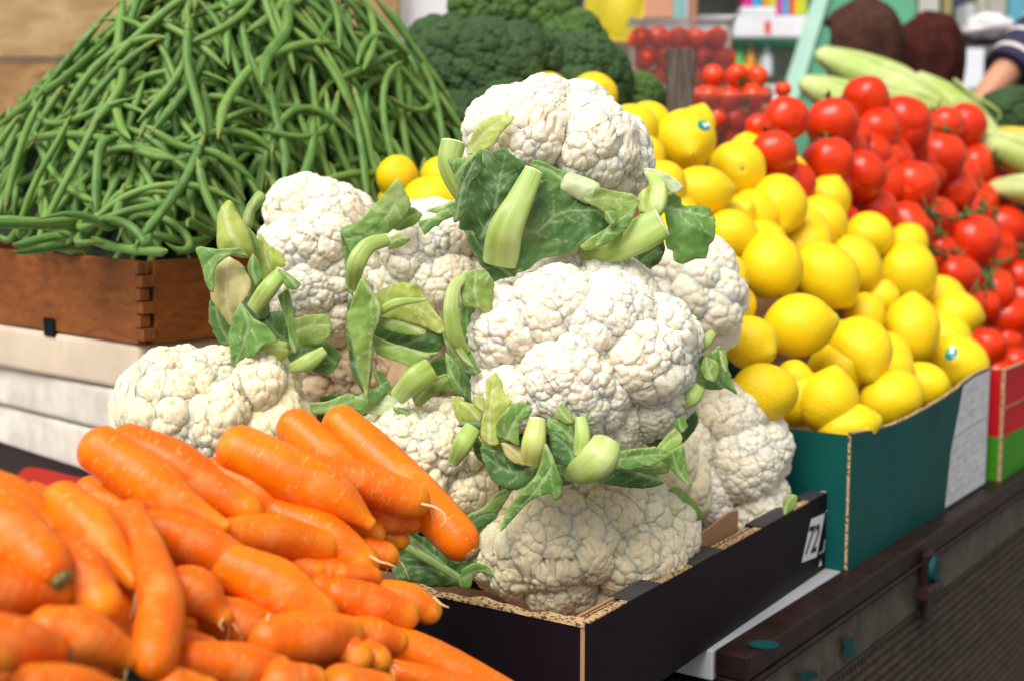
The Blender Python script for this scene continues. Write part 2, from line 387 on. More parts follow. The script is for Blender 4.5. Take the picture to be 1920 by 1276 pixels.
# flaking teal paint patches on the front
for (cx, cy, w, h, sd_) in ((1592, 1212, 34, 66, 1), (1515, 1266, 40, 30, 2)):
    rr = random.Random(sd_); n = 17; pts = []
    for k in range(n):
        a = 2 * math.pi * k / n; q = rr.uniform(.45, 1); pts.append(onface(cx + w / 2 * q * math.cos(a), cy + h / 2 * q * math.sin(a) , .0015))
    mk('paint_patch', pts, [tuple(range(n))[::-1]], M['teal_paint'], cn, smooth=False)
p0 = atz(1432, 1208, ZT + .0025)
V1, F1, t1, s1 = tube(np.array([p0, p0 + Z * .0012]), [.012, .012], 20); V1[:, :2] = p0[:2] + (V1[:, :2] - p0[:2]) * (1.2, .9)
mk('paint_spot', V1, F1, M['teal_paint'], cn)
# stand under the overhanging end of the black carton
st = G(); O = A * (1, 1, 0) + U * .03 + V_ * .03
for (a_, b_) in ((0, 0), (.13, 0), (0, .42), (.13, .42)): st.box(O + U * a_ + V_ * b_, U * .03, V_ * .03, Z * (ZT - .02))
st.box(O + Z * (ZT - .02), U * .16, V_ * .45, Z * .018)
for z_ in (.2, .5, .8): st.box(O + Z * z_ + U * .03 , U * .10, V_ * .02, Z * .05); st.box(O + Z * z_ + V_ * .03, U * .02, V_ * .39, Z * .05)
setp(st.obj('crate_stand', M['teal_paint'], bevel=.002), 'dark teal metal stand under the black cauliflower carton', 'stand')
tb = thing('side_table', (-.6, 1.5, 0), 'low grey side table behind the carrots holding the stacked boxes', 'table')
g = G(); O = A * (1, 1, 0) + V_ * .50 - U * .55; g.box(O + Z * (ZT - .035), U * .78, V_ * 1.25, Z * .034); g.obj('table_top', M['marble'], tb)
for (a_, b_) in ((.02, .02), (.72, .02), (.02, 1.18), (.72, 1.18)):
    g = G(); g.box(O + U * a_ + V_ * b_, U * .04, V_ * .04, Z * (ZT - .035)); g.obj('leg', M['rail'], tb)
# riser behind lemons, tomatoes and broccoli
g = G(); g.box(R0 + RV * .50 + Z * (ZT - R0[2]) + RU * -.05, RU * 1.9, RV * .85, Z * .22); g.box(R0 + RV * .72 + Z * (ZT + .2205 - R0[2]) + RU * .15, RU * 1.7, RV * .6, Z * .14)
setp(g.obj('display_riser', M['board'], bevel=.003), 'stepped wooden riser under the broccoli and tomatoes at the back of the counter', 'display riser')
# rough board wall behind the beans
BW = thing('board_wall', at(300, 100, 2.75) * (1, 1, 0), 'wall of rough wooden boards behind the heap of green beans', 'wooden wall')
bx0, bx1, by = at(-260, 0, 2.75)[0], at(752, 0, 2.75)[0], at(0, 100, 2.75)[1]
rr = random.Random(4); z_ = .35
hs_ = [.17] * 30
zc = 0.0; i = 0
while zc < 2.2:
    h = rr.choice((.17, .15, .19)); g = G(); x = bx0 - rr.uniform(0, .3)
    while x < bx1:
        w = rr.uniform(.35, .9); x2 = min(x + w, bx1)
        g.box((max(x, bx0) , by + rr.uniform(0, .012), zc), (x2 - max(x, bx0) - .003, 0, 0), (0, .03, 0), (0, 0, h - .004)); x = x2
    g.obj('board', M['board' if i % 2 else 'board_pale'], BW, bevel=.003); zc += h; i += 1
g = G(); g.box((bx1 + .01, by + .06, 0), (.30, 0, 0), (0, .02, 0), (0, 0, 2.3)); setp(g.obj('display_board', m_plain('white_panel_paint', (.72, .72, .78), .5, .04, 3)), 'plain white panel between the wooden boards and the broccoli', 'panel')
# ------------------------------------------------------------------ cartons
def wall(name, O, a, h, t, outer, inner, parent, n):
    """upright board: from O along a, height h, thickness t towards n (inwards)"""
    g = G(); g.box(O, a, n * t * .5, Z * h, 0); g.box(O + n * (t * .5 + .0001), a, n * t * .5, Z * (h - .0008), 1); 
    return g.obj(name, [outer, inner], parent)
bc = thing('black_carton', A * (1, 1, 0) + Z * ZT, 'open black cardboard carton marked 72 holding the cauliflowers', 'carton')
Ab = A * (1, 1, 0) + Z * ZT; HB = 1.009 - ZT; WB = .47; T_ = .012
wall('front_wall', Ab, U * LB, HB - .002, .008, M['black'], M['kraft'], bc, V_)
# rim of the long wall: black folds with corrugated slots between
def rimu(px): # distance along the rim for a pixel column
    p0, p1 = A, B; a0 = (px - 960) / FPX
    r = ray(px, 1165); # solve horizontally
    d = U; M2 = np.array([[d[0], -r[0]], [d[1], -r[1]]]); q = np.linalg.solve(M2, (CAM - A)[:2]); return q[0]
for (x0, x1, kind) in ((1107, 1178, 'slot'), (1180, 1238, 'fold'), (1240, 1298, 'slot'), (1300, 1352, 'fold'), (1354, 1424, 'slot'), (1426, 1484, 'fold'), (1486, 1512, 'slot'), (1514, 1540, 'fold'), (1542, 1563, 'slot')):
    a0, a1 = rimu(x0), rimu(x1); g = G()
    if kind == 'fold': g.box(Ab + U * a0 + Z * (HB - .0018) - V_ * .0005, U * (a1 - a0), V_ * .020, Z * .0018); g.box(Ab + U * a0 + Z * (HB - .03) + V_ * .018, U * (a1 - a0), V_ * .0018, Z * .028)
    else: g.box(Ab + U * a0 + Z * (HB - .0018) + V_ * .0004, U * (a1 - a0), V_ * .0075, Z * .0012); g.box(Ab + U * a0 + Z * (HB - .03) + V_ * .0125, U * (a1 - a0), V_ * .004, Z * .0275)
    g.obj('rim_fold' if kind == 'fold' else 'rim_slot', M['black_top' if kind == 'fold' else 'corr'], bc, bevel=.0006 if kind == 'fold' else 0)
wall('end_wall', Ab + V_ * .0085 + U * .0, V_ * (WB - .0085), HB - .006, .007, M['black'], M['kraft'], bc, U)
wall('end_wall', Ab + V_ * .0085 + U * (LB), V_ * (WB - .0085), HB - .002, .007, M['black'], M['kraft'], bc, -U)
wall('back_wall', Ab + V_ * (WB + .0005), U * LB, HB - .002, .007, M['black'], M['kraft'], bc, V_)
g = G(); g.box(Ab + U * .001 + V_ * .009 + Z * .0005, U * (LB - .002), V_ * (WB - .01), Z * .004); g.obj('bottom', M['kraft'], bc)
# ragged corrugated edge along the near end wall
n = 60; vs = []; fs = []
for k in range(n + 1):
    f = k / n; j = .0015 * math.sin(f * 37) + .001 * math.sin(f * 91) + (.006 * math.exp(-((f - .72) / .10) ** 2))
    p = Ab + V_ * (.004 + f * (WB - .01)) + Z * (HB - .0055)
    vs += [p - U * .0012, p + U * .0082, p + U * .0082 + Z * (.003 + j), p - U * .0012 + Z * (.002 + j)]
for k in range(n):
    for q in range(4): a_ = k * 4 + q; b_ = k * 4 + (q + 1) % 4; fs.append((a_, b_, b_ + 4, a_ + 4))
mk('torn_edge', vs, fs, M['corr'], bc, smooth=False)
# flaps standing in the carton
g = G(); a0, a1 = rimu(1338), rimu(1418); p = Ab + V_ * .022 + Z * (HB - .03)
g.add([p + U * a0, p + U * a1, p + U * a1 + Z * .046, p + U * (a1 - .02) + Z * .048, p + U * (a0 + .012) + Z * .040, p + U * a0 + Z * .032], [(0, 1, 2, 3, 4, 5)]); o = g.obj('inner_flap', M['kraft'], bc); sm = o.modifiers.new('s', 'SOLIDIFY'); sm.thickness = .003
g = G(); p = Ab + U * .009 + Z * (HB - .016); g.box(p + V_ * .014, U * .062, V_ * .003, Z * .0155); o = g.obj('inner_flap', M['kraft'], bc)
g = G(); g.box(Ab + U * (LB - .035) + V_ * .014 + Z * (HB - .04), U * .026, V_ * .10, Z * .003); g.box(Ab + U * (LB - .0105) + V_ * .012 + Z * (HB - .03), U * .003, V_ * .14, Z * .034); g.obj('corner_flap', M['kraft'], bc)
def onwall(px, py, O, n, off):
    p0 = O + n * off; r = ray(px, py); t = np.dot(p0 - CAM, n) / np.dot(r, n); return CAM + r * t
def poly(name, pts, O, n, off, mat, parent):
    P = [onwall(x, y, O, n, off) for x, y in pts]; return mk(name, P, [tuple(range(len(P)))[::-1]], mat, parent, smooth=False)
nB = -V_
pt = poly('printed_patch', [(1503, 1054), (1521, 972), (1547, 961), (1531, 1043)], Ab, nB, .0004, M['print_white'], bc)
def text_mesh(name, body, P00, P10, P01, mat, parent, extr=.0001):
    """lettering laid on the parallelogram P00 (bottom left), P10 (bottom right), P01 (top left)"""
    cu = bpy.data.curves.new(name, 'FONT'); cu.body = body; cu.fill_mode = 'FRONT'; cu.resolution_u = 4; cu.offset = .015
    to = bpy.data.objects.new(name + '_tmp', cu); C.objects.link(to); bpy.context.view_layer.update()
    me = bpy.data.meshes.new_from_object(to.evaluated_get(bpy.context.evaluated_depsgraph_get())); C.objects.unlink(to); bpy.data.objects.remove(to)
    co = np.array([v.co[:] for v in me.vertices]); F = [tuple(p.vertices) for p in me.polygons]; bpy.data.meshes.remove(me)
    lo_, hi_ = co.min(0), co.max(0); x = (co[:, 0] - lo_[0]) / (hi_[0] - lo_[0]); y = (co[:, 1] - lo_[1]) / (hi_[1] - lo_[1])
    P = P00 + x[:, None] * (P10 - P00) + y[:, None] * (P01 - P00)
    return mk(name, P, F, mat, parent, smooth=False)
ow = lambda x, y, off=.0008: onwall(x, y, Ab, nB, off)
text_mesh('number', '72', ow(1508, 1042), ow(1530, 1034), ow(1519, 986), M['print_black'], pt)
for q in ([(1548, 957), (1556, 953), (1553, 972), (1551.5, 972.5), (1554, 956), (1548.5, 959)], [(1546, 1011), (1547.5, 1010), (1545, 1032), (1536, 1038), (1536, 1036), (1543.5, 1031)], [(1539, 1047), (1541, 1058), (1534.5, 1062)]):
    mk('printed_mark', [ow(x, y, .0006) for x, y in q], [tuple(range(len(q)))], M['print_white'], bc, smooth=False)
# teal carton with the lemons
Tc = atz(1590, 1066, ZT + .004); T1 = atz(1848, 905, ZT + .004)
TU = nv((T1 - Tc) * (1, 1, 0)); TV = np.array([-TU[1], TU[0], 0]); LT = np.linalg.norm((T1 - Tc)[:2]); Tc = Tc * (1, 1, 0) + Z * (ZT + .001)
def hz(p, py_top):                                       # height of the wall top above a foot point seen at a pixel row
    r = ray(0, py_top); y = p[1]; return CZ + r[2] / r[1] * y - ZT
tcn = thing('teal_carton', Tc, 'open teal cardboard carton with a white printed form, heaped with lemons', 'carton')
nseg = 24; vs = []; fs = []
tops = catmull([[815], [798], [768], [737], [705], [690]], nseg + 1)[:, 0]
us_ = np.linspace(0, LT, nseg + 1)
def colpx(p): r = p - CAM; d = r.dot(FW); return 960 + r[0] / d * FPX
for k in range(nseg + 1):
    p = Tc + TU * us_[k]
    bulge = -TV * .010 * math.sin(math.pi * us_[k] / LT)
    h = hz(p, tops[k])
    if k > 15: h -= .0
    for (f, b) in ((0, 0), (.5, .6), (1, 1)): 
        vs.append(p + Z * h * f + bulge * b)
for k in range(nseg):
    for q in range(2): a_ = k * 3 + q; fs.append((a_, a_ + 3, a_ + 4, a_ + 1))
o = mk('front_wall', vs, fs, M['teal'], tcn, smooth=False); sm = o.modifiers.new('s', 'SOLIDIFY'); sm.thickness = .004; sm.offset = -1
ev = []; ef = []
for k in range(nseg + 1):
    p = np.array(vs[k * 3 + 2]); j = .0006 * math.sin(k * 2.3) ; ev += [p + Z * (.0002), p + TV * .0042 + Z * .0002, p + TV * .0042 + Z * (.0018 + j), p + Z * (.0014 + j)]
for k in range(nseg):
    for q in range(4): a_ = k * 4 + q; b_ = k * 4 + (q + 1) % 4; ef.append((a_, b_, b_ + 4, a_ + 4))
mk('torn_edge', ev, ef, M['corr'], tcn, smooth=False)
HT = hz(Tc, 815); HR = hz(Tc + TU * LT, 690)
wall('end_wall', Tc + TV * .005, TV * .075, HT - .002, .005, M['teal'], M['kraft'], tcn, TU)
wall('end_wall', Tc + TV * .083 + TU * .004, TV * .30, HT - .004, .005, M['teal'], M['kraft'], tcn, TU)
g = G(); g.box(Tc + TV * .001 - TU * .0012 + Z * .002, TU * .0012, TV * .003, Z * (HT - .004)); g.box(Tc + TV * .0805 - TU * .001, TU * .003, TV * .0022, Z * (HT - .006)); g.box(Tc + TV * .083 + TU * .004 + Z * (HT - .0038), TV * .30, TU * .005, Z * .0015)
g.obj('corrugated_seam', M['corr'], tcn)
wall('end_wall', Tc + TV * .005 + TU * LT, TV * .38, HR - .002, .005, M['teal'], M['kraft'], tcn, -TU)
wall('back_wall', Tc + TV * .39, TU * LT, HT, .005, M['teal'], M['kraft'], tcn, TV)
g = G(); g.box(Tc + TU * .004 + TV * .004 + Z * .0005, TU * (LT - .01), TV * .385, Z * .003); g.obj('bottom', M['kraft'], tcn)
# printed form: lies on the bulged wall, follows it
def wp(u, f, off=.0012):
    p = Tc + TU * u; kf = u / LT * nseg; top = np.interp(kf, range(nseg + 1), tops); h = hz(p, top)
    b = np.interp(f, [0, .5, 1], [0, .6, 1]); return p + Z * h * f - TV * (.010 * math.sin(math.pi * u / LT) * b + off)
fu0, fu1 = LT * .64, LT * .985
def strip(u0, u1, f0, f1, off, ul=None):
    V = []; F = []; n = 6
    for i in range(n + 1):
        for j in range(n + 1):
            f = f0 + (f1 - f0) * j / n; a = u0 if ul is None else ul(f); u = a + (u1 - a) * i / n; V.append(wp(u, f, off))
    for i in range(n):
        for j in range(n): a = i * (n + 1) + j; F.append((a, a + n + 1, a + n + 2, a + 1))
    return V, F
left = lambda f: fu0 + (0 if f < .52 else (f - .52) * .075)
V1, F1 = strip(fu0, fu1, .03, .985, .0010, left); fo = mk('printed_form', V1, F1, M['print_white'], tcn, smooth=False)
g = G(); rr = random.Random(3)
V1, F1 = strip(fu0, fu1, .585, .603, .0016, left); g.add(V1, F1)
for f in (.12, .2, .27, .34, .41, .48, .54, .70, .80, .89):
    V1, F1 = strip(fu0 + .002, fu1, f, f + .0035, .0016, left); g.add(V1, F1)
for u_ in (.2, .38, .55, .72, .86):
    a = fu0 + (fu1 - fu0) * u_; V1, F1 = strip(a, a + .0006, .08, .55, .0016); g.add(V1, F1)
for u_ in (.5, .75):
    a = fu0 + (fu1 - fu0) * u_; V1, F1 = strip(a, a + .0006, .62, .95, .0016); g.add(V1, F1)
g.obj('printed_rule', M['print_grey'], fo)
g = G()
for row in np.arange(.06, .95, .0365):
    if .57 < row < .63: continue
    u = left(row) + .004
    while u < fu1 - .006:
        w = rr.choice((.002, .003, .005)); 
        if rr.random() < .35: V1 = [wp(u, row, .0017), wp(u + w, row, .0017), wp(u + w, row + .012, .0017), wp(u, row + .012, .0017)]; g.add(V1, [(0, 1, 2, 3)])
        u += w + .0016
g.obj('printed_lines', M['print_grey'], fo)
# red and green carton with the tomatoes
Rc = Tc + TU * (LT + .035) - TV * .012; HRd = .165
rd = thing('red_green_carton', Rc, 'red cardboard carton with a green bottom band under the tomatoes', 'carton')
g = G(); g.box(Rc + Z * HRd * .40, TU * .75, TV * .005, Z * HRd * .60, 0); g.box(Rc, TU * .75, TV * .005, Z * (HRd * .40 - .0003), 1); g.box(Rc + Z * HRd * .655 - TV * .0015, TU * .7, TV * .0013, Z * .002, 2)
g.obj('front_wall', [M['red_card'], M['green_card'], M['corr']], rd)
g = G(); g.box(Rc + TV * .0055 + Z * HRd * .40, TV * .40, TU * .005, Z * (HRd * .60), 0); g.box(Rc + TV * .0055, TV * .40, TU * .005, Z * (HRd * .40 - .0003), 1); g.obj('end_wall', [M['red_card'], M['green_card']], rd)
g = G(); g.box(Rc - TU * .0014, TU * .0014, TV * .005, Z * HRd); g.box(Rc + Z * (HRd + .0003), TU * .75, TV * .005, Z * .0015); g.box(Rc + TV * .0055 + Z * (HRd + .0003), TV * .4, TU * .005, Z * .0015); g.obj('corrugated_edge', M['corr'], rd)
g = G(); g.box(Rc + TV * .41, TU * .75, TV * .005, Z * HRd); g.box(Rc + TU * .75, TV * .41, TU * .005, Z * HRd); g.obj('back_wall', M['red_card'], rd)
# ------------------------------------------------------------------ bean crate and the stack under it
K = atz(265, 490, 1.268); E1 = nv((-.74, .67, 0)); E2 = np.array([E1[1], -E1[0], 0]); HK = .092
K0 = K - Z * HK
ck = thing('wooden_crate', K0, 'varnished orange brown wooden crate heaped with green beans', 'crate')
def sagwall(O, a, L, name, sag):
    n = 20; V = []; F = []
    for k in range(n + 1):
        f = k / n; p = O + a * L * f; s_ = sag * math.sin(math.pi * f); t = .0004 * math.sin(f * 60); V += [p + Z * s_ * .2, p + Z * (HK + s_ + t)]
    for k in range(n): q = k * 2; F.append((q, q + 2, q + 3, q + 1))
    o = mk(name, V, F, M['crate_wood'], ck, smooth=False); s = o.modifiers.new('s', 'SOLIDIFY'); s.thickness = .011; s.offset = 0; b = o.modifiers.new('b', 'BEVEL'); b.width = .001; b.limit_method = 'ANGLE'
    return o
KL1, KL2 = .80, .60
sagwall(K0 + E1 * .004, E1, KL1, 'side_wall', .004); sagwall(K0 + E1 * .004 + E2 * KL2, E1, KL1, 'side_wall', 0)
sagwall(K0 + E2 * .012, E2, KL2 - .02, 'end_wall', .003); sagwall(K0 + E1 * KL1 + E2 * .012, E2, KL2 - .02, 'end_wall', 0)
g = G(); g.box(K0 + E2 * .01 + E1 * .01, E1 * (KL1 - .02), E2 * (KL2 - .02), Z * .008); g.obj('bottom', M['crate_wood'], ck)
g = G()
for k in range(6):
    z0 = .004 + k * .0148
    if k % 2: g.box(K0 - E2 * .0065 - E1 * .004 + Z * z0, E1 * .014, E2 * .013, Z * .0132)
    else: g.box(K0 - E2 * .0048 - E1 * .0072 + Z * z0, E2 * .017, E1 * .013, Z * .0132)
g.obj('finger_joint', m_wood('crate_joint_wood', (.16, .045, .010), (.30, .10, .026), (40, 40, 40), .6), ck, bevel=.0008)
q = onwall(92, 610, K0, -E2, .007); g = G(); g.box(q - E1 * .014 - Z * .013, E1 * .024, -E2 * .002, Z * .022); g.obj('staple_clip', M['dark'], ck)
def m_redpatch():
    t = NT('red_black_carton'); co = t.coord(scale=(2, 2, 9)); f = t.noise(co, 1.6, 1, .4)
    c = t.mix(t.ramp(f, [(.47, 0.), (.48, 1.)]), (.022, .010, .009), (.42, .020, .006)); f2 = t.noise(co, 4, 1); c = t.mix(t.ramp(f2, [(.9, 0.), (.95, .8)]), c, (.5, .35, .3)); return t.bsdf(c, .5, spec=.2)
def foam(corner_px, z0, z1, rot, lab, dx, col='foam'):
    base = K0 * (1, 1, 0) + E1 * dx; c_, s_ = math.cos(rot), math.sin(rot); a = np.array([E1[0] * c_ - E1[1] * s_, E1[0] * s_ + E1[1] * c_, 0]); b = np.array([a[1], -a[0], 0])
    g = G(); g.box(base + Z * z0 - b * .004, a * .62, b * .42, Z * (z1 - z0 - .001)); o = g.obj('foam_box', M[col], bevel=.008); o.modifiers[0].segments = 4
    for p_ in o.data.polygons: p_.use_smooth = True
    setp(o, lab, 'box', 'white foam boxes stacked under the bean crate')
K0z = K0[2]; M['foam_tan'] = m_plain('yellowed_foam', (.62, .50, .38), .75, .15, 14, .001)
foam(0, K0z - .055, K0z - .0005, R(1), 'topmost foam box, directly beneath the wooden bean crate', .006, 'foam_tan')
foam(0, K0z - .109, K0z - .056, R(-1.5), 'middle foam box of the three stacked under the wooden crate', .020)
foam(0, K0z - .166, K0z - .110, R(-3), 'lowest foam box of the stack, above the red carton', .045)
g = G(); g.box(K0 * (1, 1, 0) + E1 * .06 + Z * ZT + E2 * .015, E1 * .5, E2 * .38, Z * (K0z - .167 - ZT)); setp(g.obj('red_carton', m_redpatch()), 'red carton under the foam boxes behind the carrots', 'carton')
bq = onwall(50, 862, K0 + E2 * .015, -E2, .001)
# ------------------------------------------------------------------ curd generator (cauliflower, broccoli)
def icos(level):
    bm = bmesh.new(); bmesh.ops.create_icosphere(bm, subdivisions=level, radius=1.0)
    V = np.array([v.co[:] for v in bm.verts]); F = np.array([[v.index for v in f.verts] for f in bm.faces]); bm.free()
    V /= np.linalg.norm(V, axis=1)[:, None]; return V, F
ICO7 = icos(7)
def subdiv(V, F):
    E = np.sort(np.concatenate([F[:, [0, 1]], F[:, [1, 2]], F[:, [2, 0]]]), axis=1)
    k = E[:, 0].astype(np.int64) * (len(V) + 1) + E[:, 1]; u, inv = np.unique(k, return_inverse=True); inv = inv.ravel()
    a, b = u // (len(V) + 1), u % (len(V) + 1); Mv = (V[a] + V[b]); Mv /= np.linalg.norm(Mv, axis=1)[:, None]
    n = len(F); m = len(V); ab, bc_, ca = inv[:n] + m, inv[n:2 * n] + m, inv[2 * n:] + m
    F2 = np.concatenate([np.stack([F[:, 0], ab, ca], 1), np.stack([F[:, 1], bc_, ab], 1), np.stack([F[:, 2], ca, bc_], 1), np.stack([ab, bc_, ca], 1)])
    return np.vstack([V, Mv]), F2
ICO8 = subdiv(*ICO7)
def hash3(c, seed):
    c = c.astype(np.int64).astype(np.uint64)
    with np.errstate(over='ignore'):
        h = c[..., 0] * np.uint64(0x9E3779B97F4A7C15) + c[..., 1] * np.uint64(0xC2B2AE3D27D4EB4F) + c[..., 2] * np.uint64(0x165667B19E3779F9) + np.uint64(seed * 7919 + 13)
        out = []
        for k in range(3):
            h = (h ^ (h >> np.uint64(30))) * np.uint64(0xBF58476D1CE4E5B9); h = (h ^ (h >> np.uint64(27))) * np.uint64(0x94D049BB133111EB); h = h ^ (h >> np.uint64(31)); out.append((h >> np.uint64(40)).astype(float) / 16777216.0)
    return np.stack(out, -1)
def worley(P, cell, seed, jit=1.0):
    q = P / cell; b = np.floor(q); best = np.full(len(P), 9e9); cen = np.zeros_like(P); f2 = np.full(len(P), 9e9)
    for i in (-1, 0, 1):
        for j in (-1, 0, 1):
            for k in (-1, 0, 1):
                c = b + (i, j, k); pt = c + .5 + (hash3(c, seed) - .5) * jit; d = np.linalg.norm(q - pt, axis=1)
                m = d < best; f2 = np.where(m, best, np.minimum(f2, d)); cen[m] = pt[m]; best = np.where(m, d, best)
    return best * cell, f2 * cell, cen * cell
def poisson(P, sp, rs):
    idx = rs.permutation(len(P)); q = np.floor(P[idx] / (sp * .42)).astype(np.int64); _, u = np.unique(q, axis=0, return_index=True); cand = P[idx[np.sort(u)]]
    g_ = {}; out = []; r2 = (sp * .82) ** 2
    ks = np.floor(cand / sp).astype(int)
    for p, k in zip(cand.tolist(), ks.tolist()):
        ok = True
        for i in (-1, 0, 1):
            for j in (-1, 0, 1):
                for l in (-1, 0, 1):
                    for o_ in g_.get((k[0] + i, k[1] + j, k[2] + l), ()):
                        if (p[0] - o_[0]) ** 2 + (p[1] - o_[1]) ** 2 + (p[2] - o_[2]) ** 2 < r2: ok = False; break
                    if not ok: break
                if not ok: break
            if not ok: break
        if ok: g_.setdefault(tuple(k), []).append(p); out.append(p)
    return np.array(out)
def near2(P, Cn, w, sp):
    """nearest two centres (weighted) of every point, through a hashed grid"""
    gs = sp * 1.15; lo_ = P.min(0) - 2 * gs; kc = np.floor((Cn - lo_) / gs).astype(np.int64); dim = np.floor((P.max(0) - lo_) / gs).astype(np.int64) + 3
    key = (kc[:, 0] * dim[1] + kc[:, 1]) * dim[2] + kc[:, 2]; od = np.argsort(key, kind='stable'); key = key[od]; uk, st = np.unique(key, return_index=True); cnt = np.diff(np.append(st, len(key))); mx = cnt.max()
    tab = np.full((int(dim.prod()), mx), -1, np.int32)
    for j in range(mx): m = cnt > j; tab[uk[m], j] = od[st[m] + j]
    kp = np.floor((P - lo_) / gs).astype(np.int64); f1 = np.full(len(P), 9.); f2 = f1.copy(); i1 = np.zeros(len(P), np.int32)
    for i in (-1, 0, 1):
        for j in (-1, 0, 1):
            for k in (-1, 0, 1):
                kk = ((kp[:, 0] + i) * dim[1] + kp[:, 1] + j) * dim[2] + kp[:, 2] + k
                for t in range(mx):
                    c = tab[kk, t]; ok = c >= 0; d = np.full(len(P), 9.); d[ok] = np.linalg.norm(P[ok] - Cn[c[ok]], axis=1) / w[c[ok]]
                    b = d < f1; f2 = np.where(b, f1, np.minimum(f2, d)); i1 = np.where(b, c, i1); f1 = np.where(b, d, f1)
    return f1, f2, Cn[i1]
def vnorm(V, F):
    a, b, c = V[F[:, 0]], V[F[:, 1]], V[F[:, 2]]; n = np.cross(b - a, c - a); N = np.zeros_like(V)
    for k in range(3):
        for ax in range(3): N[:, ax] += np.bincount(F[:, k], n[:, ax], len(V))
    return N / (np.linalg.norm(N, axis=1)[:, None] + 1e-12)
def curd(V, F, rad, levels, seed, warp=.10, big=0, bh_=.02):
    """V unit sphere -> lobed curd; rad = xyz radii; levels = [(cell, height)]"""
    P = V * rad; off = np.array([seed * 1.37, seed * .71, seed * 2.13])
    lw, _, _ = worley(V * 1.0 + off, 1.1, seed + 50); P = P * (1 + warp * (lw - .5))[:, None]
    crev = np.zeros(len(P)); keep = np.ones(len(P))
    if big:                                             # florets: round domes with sharp gaps between them
        rs = np.random.default_rng(seed); C_ = []; t_ = 0; md = big
        while t_ < 4000:
            v = rs.normal(size=3); v /= np.linalg.norm(v); t_ += 1
            if all(np.linalg.norm(v - c) > md * w for c, w in C_): C_.append((v, rs.uniform(.75, 1.2)))
        C_c = np.array([c for c, _ in C_]); cw = np.array([w for _, w in C_])
        W2 = V + .05 * np.stack([np.sin(V[:, 1] * 9 + seed), np.sin(V[:, 2] * 8 + seed), np.sin(V[:, 0] * 10)], 1)
        D_ = np.linalg.norm(W2[:, None] - C_c[None], axis=2) / cw; o_ = np.sort(D_, axis=1)[:, :2]; a_ = np.argmin(D_, axis=1); f1, f2 = o_[:, 0], o_[:, 1]; gp = f2 - f1
        b = .70 * np.sqrt(np.clip(1 - (f1 / (md * .70)) ** 2, 0.02, 1)) + .30 * (1 - np.exp(-gp / (md * .12))); N = vnorm(P, F)
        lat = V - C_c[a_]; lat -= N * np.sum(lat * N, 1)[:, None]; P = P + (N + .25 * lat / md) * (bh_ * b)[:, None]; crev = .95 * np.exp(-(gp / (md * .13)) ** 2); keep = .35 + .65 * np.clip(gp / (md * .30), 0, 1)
    for li, (cell, h) in enumerate(levels):
        N = vnorm(P, F); rs2 = np.random.default_rng(seed * 10 + li); Cn = poisson(P, cell, rs2); w = rs2.uniform(.82, 1.25, len(Cn)); f1, f2, cen = near2(P, Cn, w, cell)
        b = np.sqrt(np.clip(1 - (f1 / (cell * (.76 if li == 0 else .72 if li == 1 else .66))) ** 2, 0.0, 1)); gp = f2 - f1
        lat = (P - cen) / cell; lat -= N * np.sum(lat * N, 1)[:, None]
        lat *= np.clip(gp / (cell * .35), 0, 1)[:, None]; P = P + (N + .45 * lat) * (h * b * keep)[:, None]
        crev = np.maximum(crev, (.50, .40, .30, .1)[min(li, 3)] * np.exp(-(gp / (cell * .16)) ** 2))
    return P, crev
def cauli(px, py, d, rx, ry, label, seed, mat='curd', rd=None, hi=True, rot=0, name='cauliflower', cat='cauliflower', group='cauliflowers piled in the black carton', scale=1, lev=None, big=.66):
    c = at(px, py, d); a, b = rx * d / FPX, ry * d / FPX; rdep = rd if rd else min(a, b) * .95
    V, F = ICO8 if hi else ICO7
    lv = lev or ([(.0195, .0062), (.0090, .0036), (.0049, .0018)] if hi else [(.0195, .0062), (.0080, .0034)])
    grow = sum(h for _, h in lv) * .62 + (0 if lev else .038)
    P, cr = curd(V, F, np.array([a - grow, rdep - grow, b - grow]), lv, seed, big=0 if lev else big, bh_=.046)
    P = P @ np.array(Matrix.Rotation(R(rot), 3, 'Y')).T
    t = thing(name, c - UP * b * .9, label, cat, group)
    W_ = c + P[:, :1] * RT + P[:, 1:2] * FW + P[:, 2:] * UP
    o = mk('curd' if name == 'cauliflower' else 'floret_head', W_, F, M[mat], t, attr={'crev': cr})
    return t
g = G(); g.box(Ab + U * .24 + V_ * .27 + Z * .005, U * .20, V_ * .17, Z * .13); setp(g.obj('upturned_carton', M['black'], bevel=.002), 'dark upturned carton propping up the rear cauliflowers', 'carton')
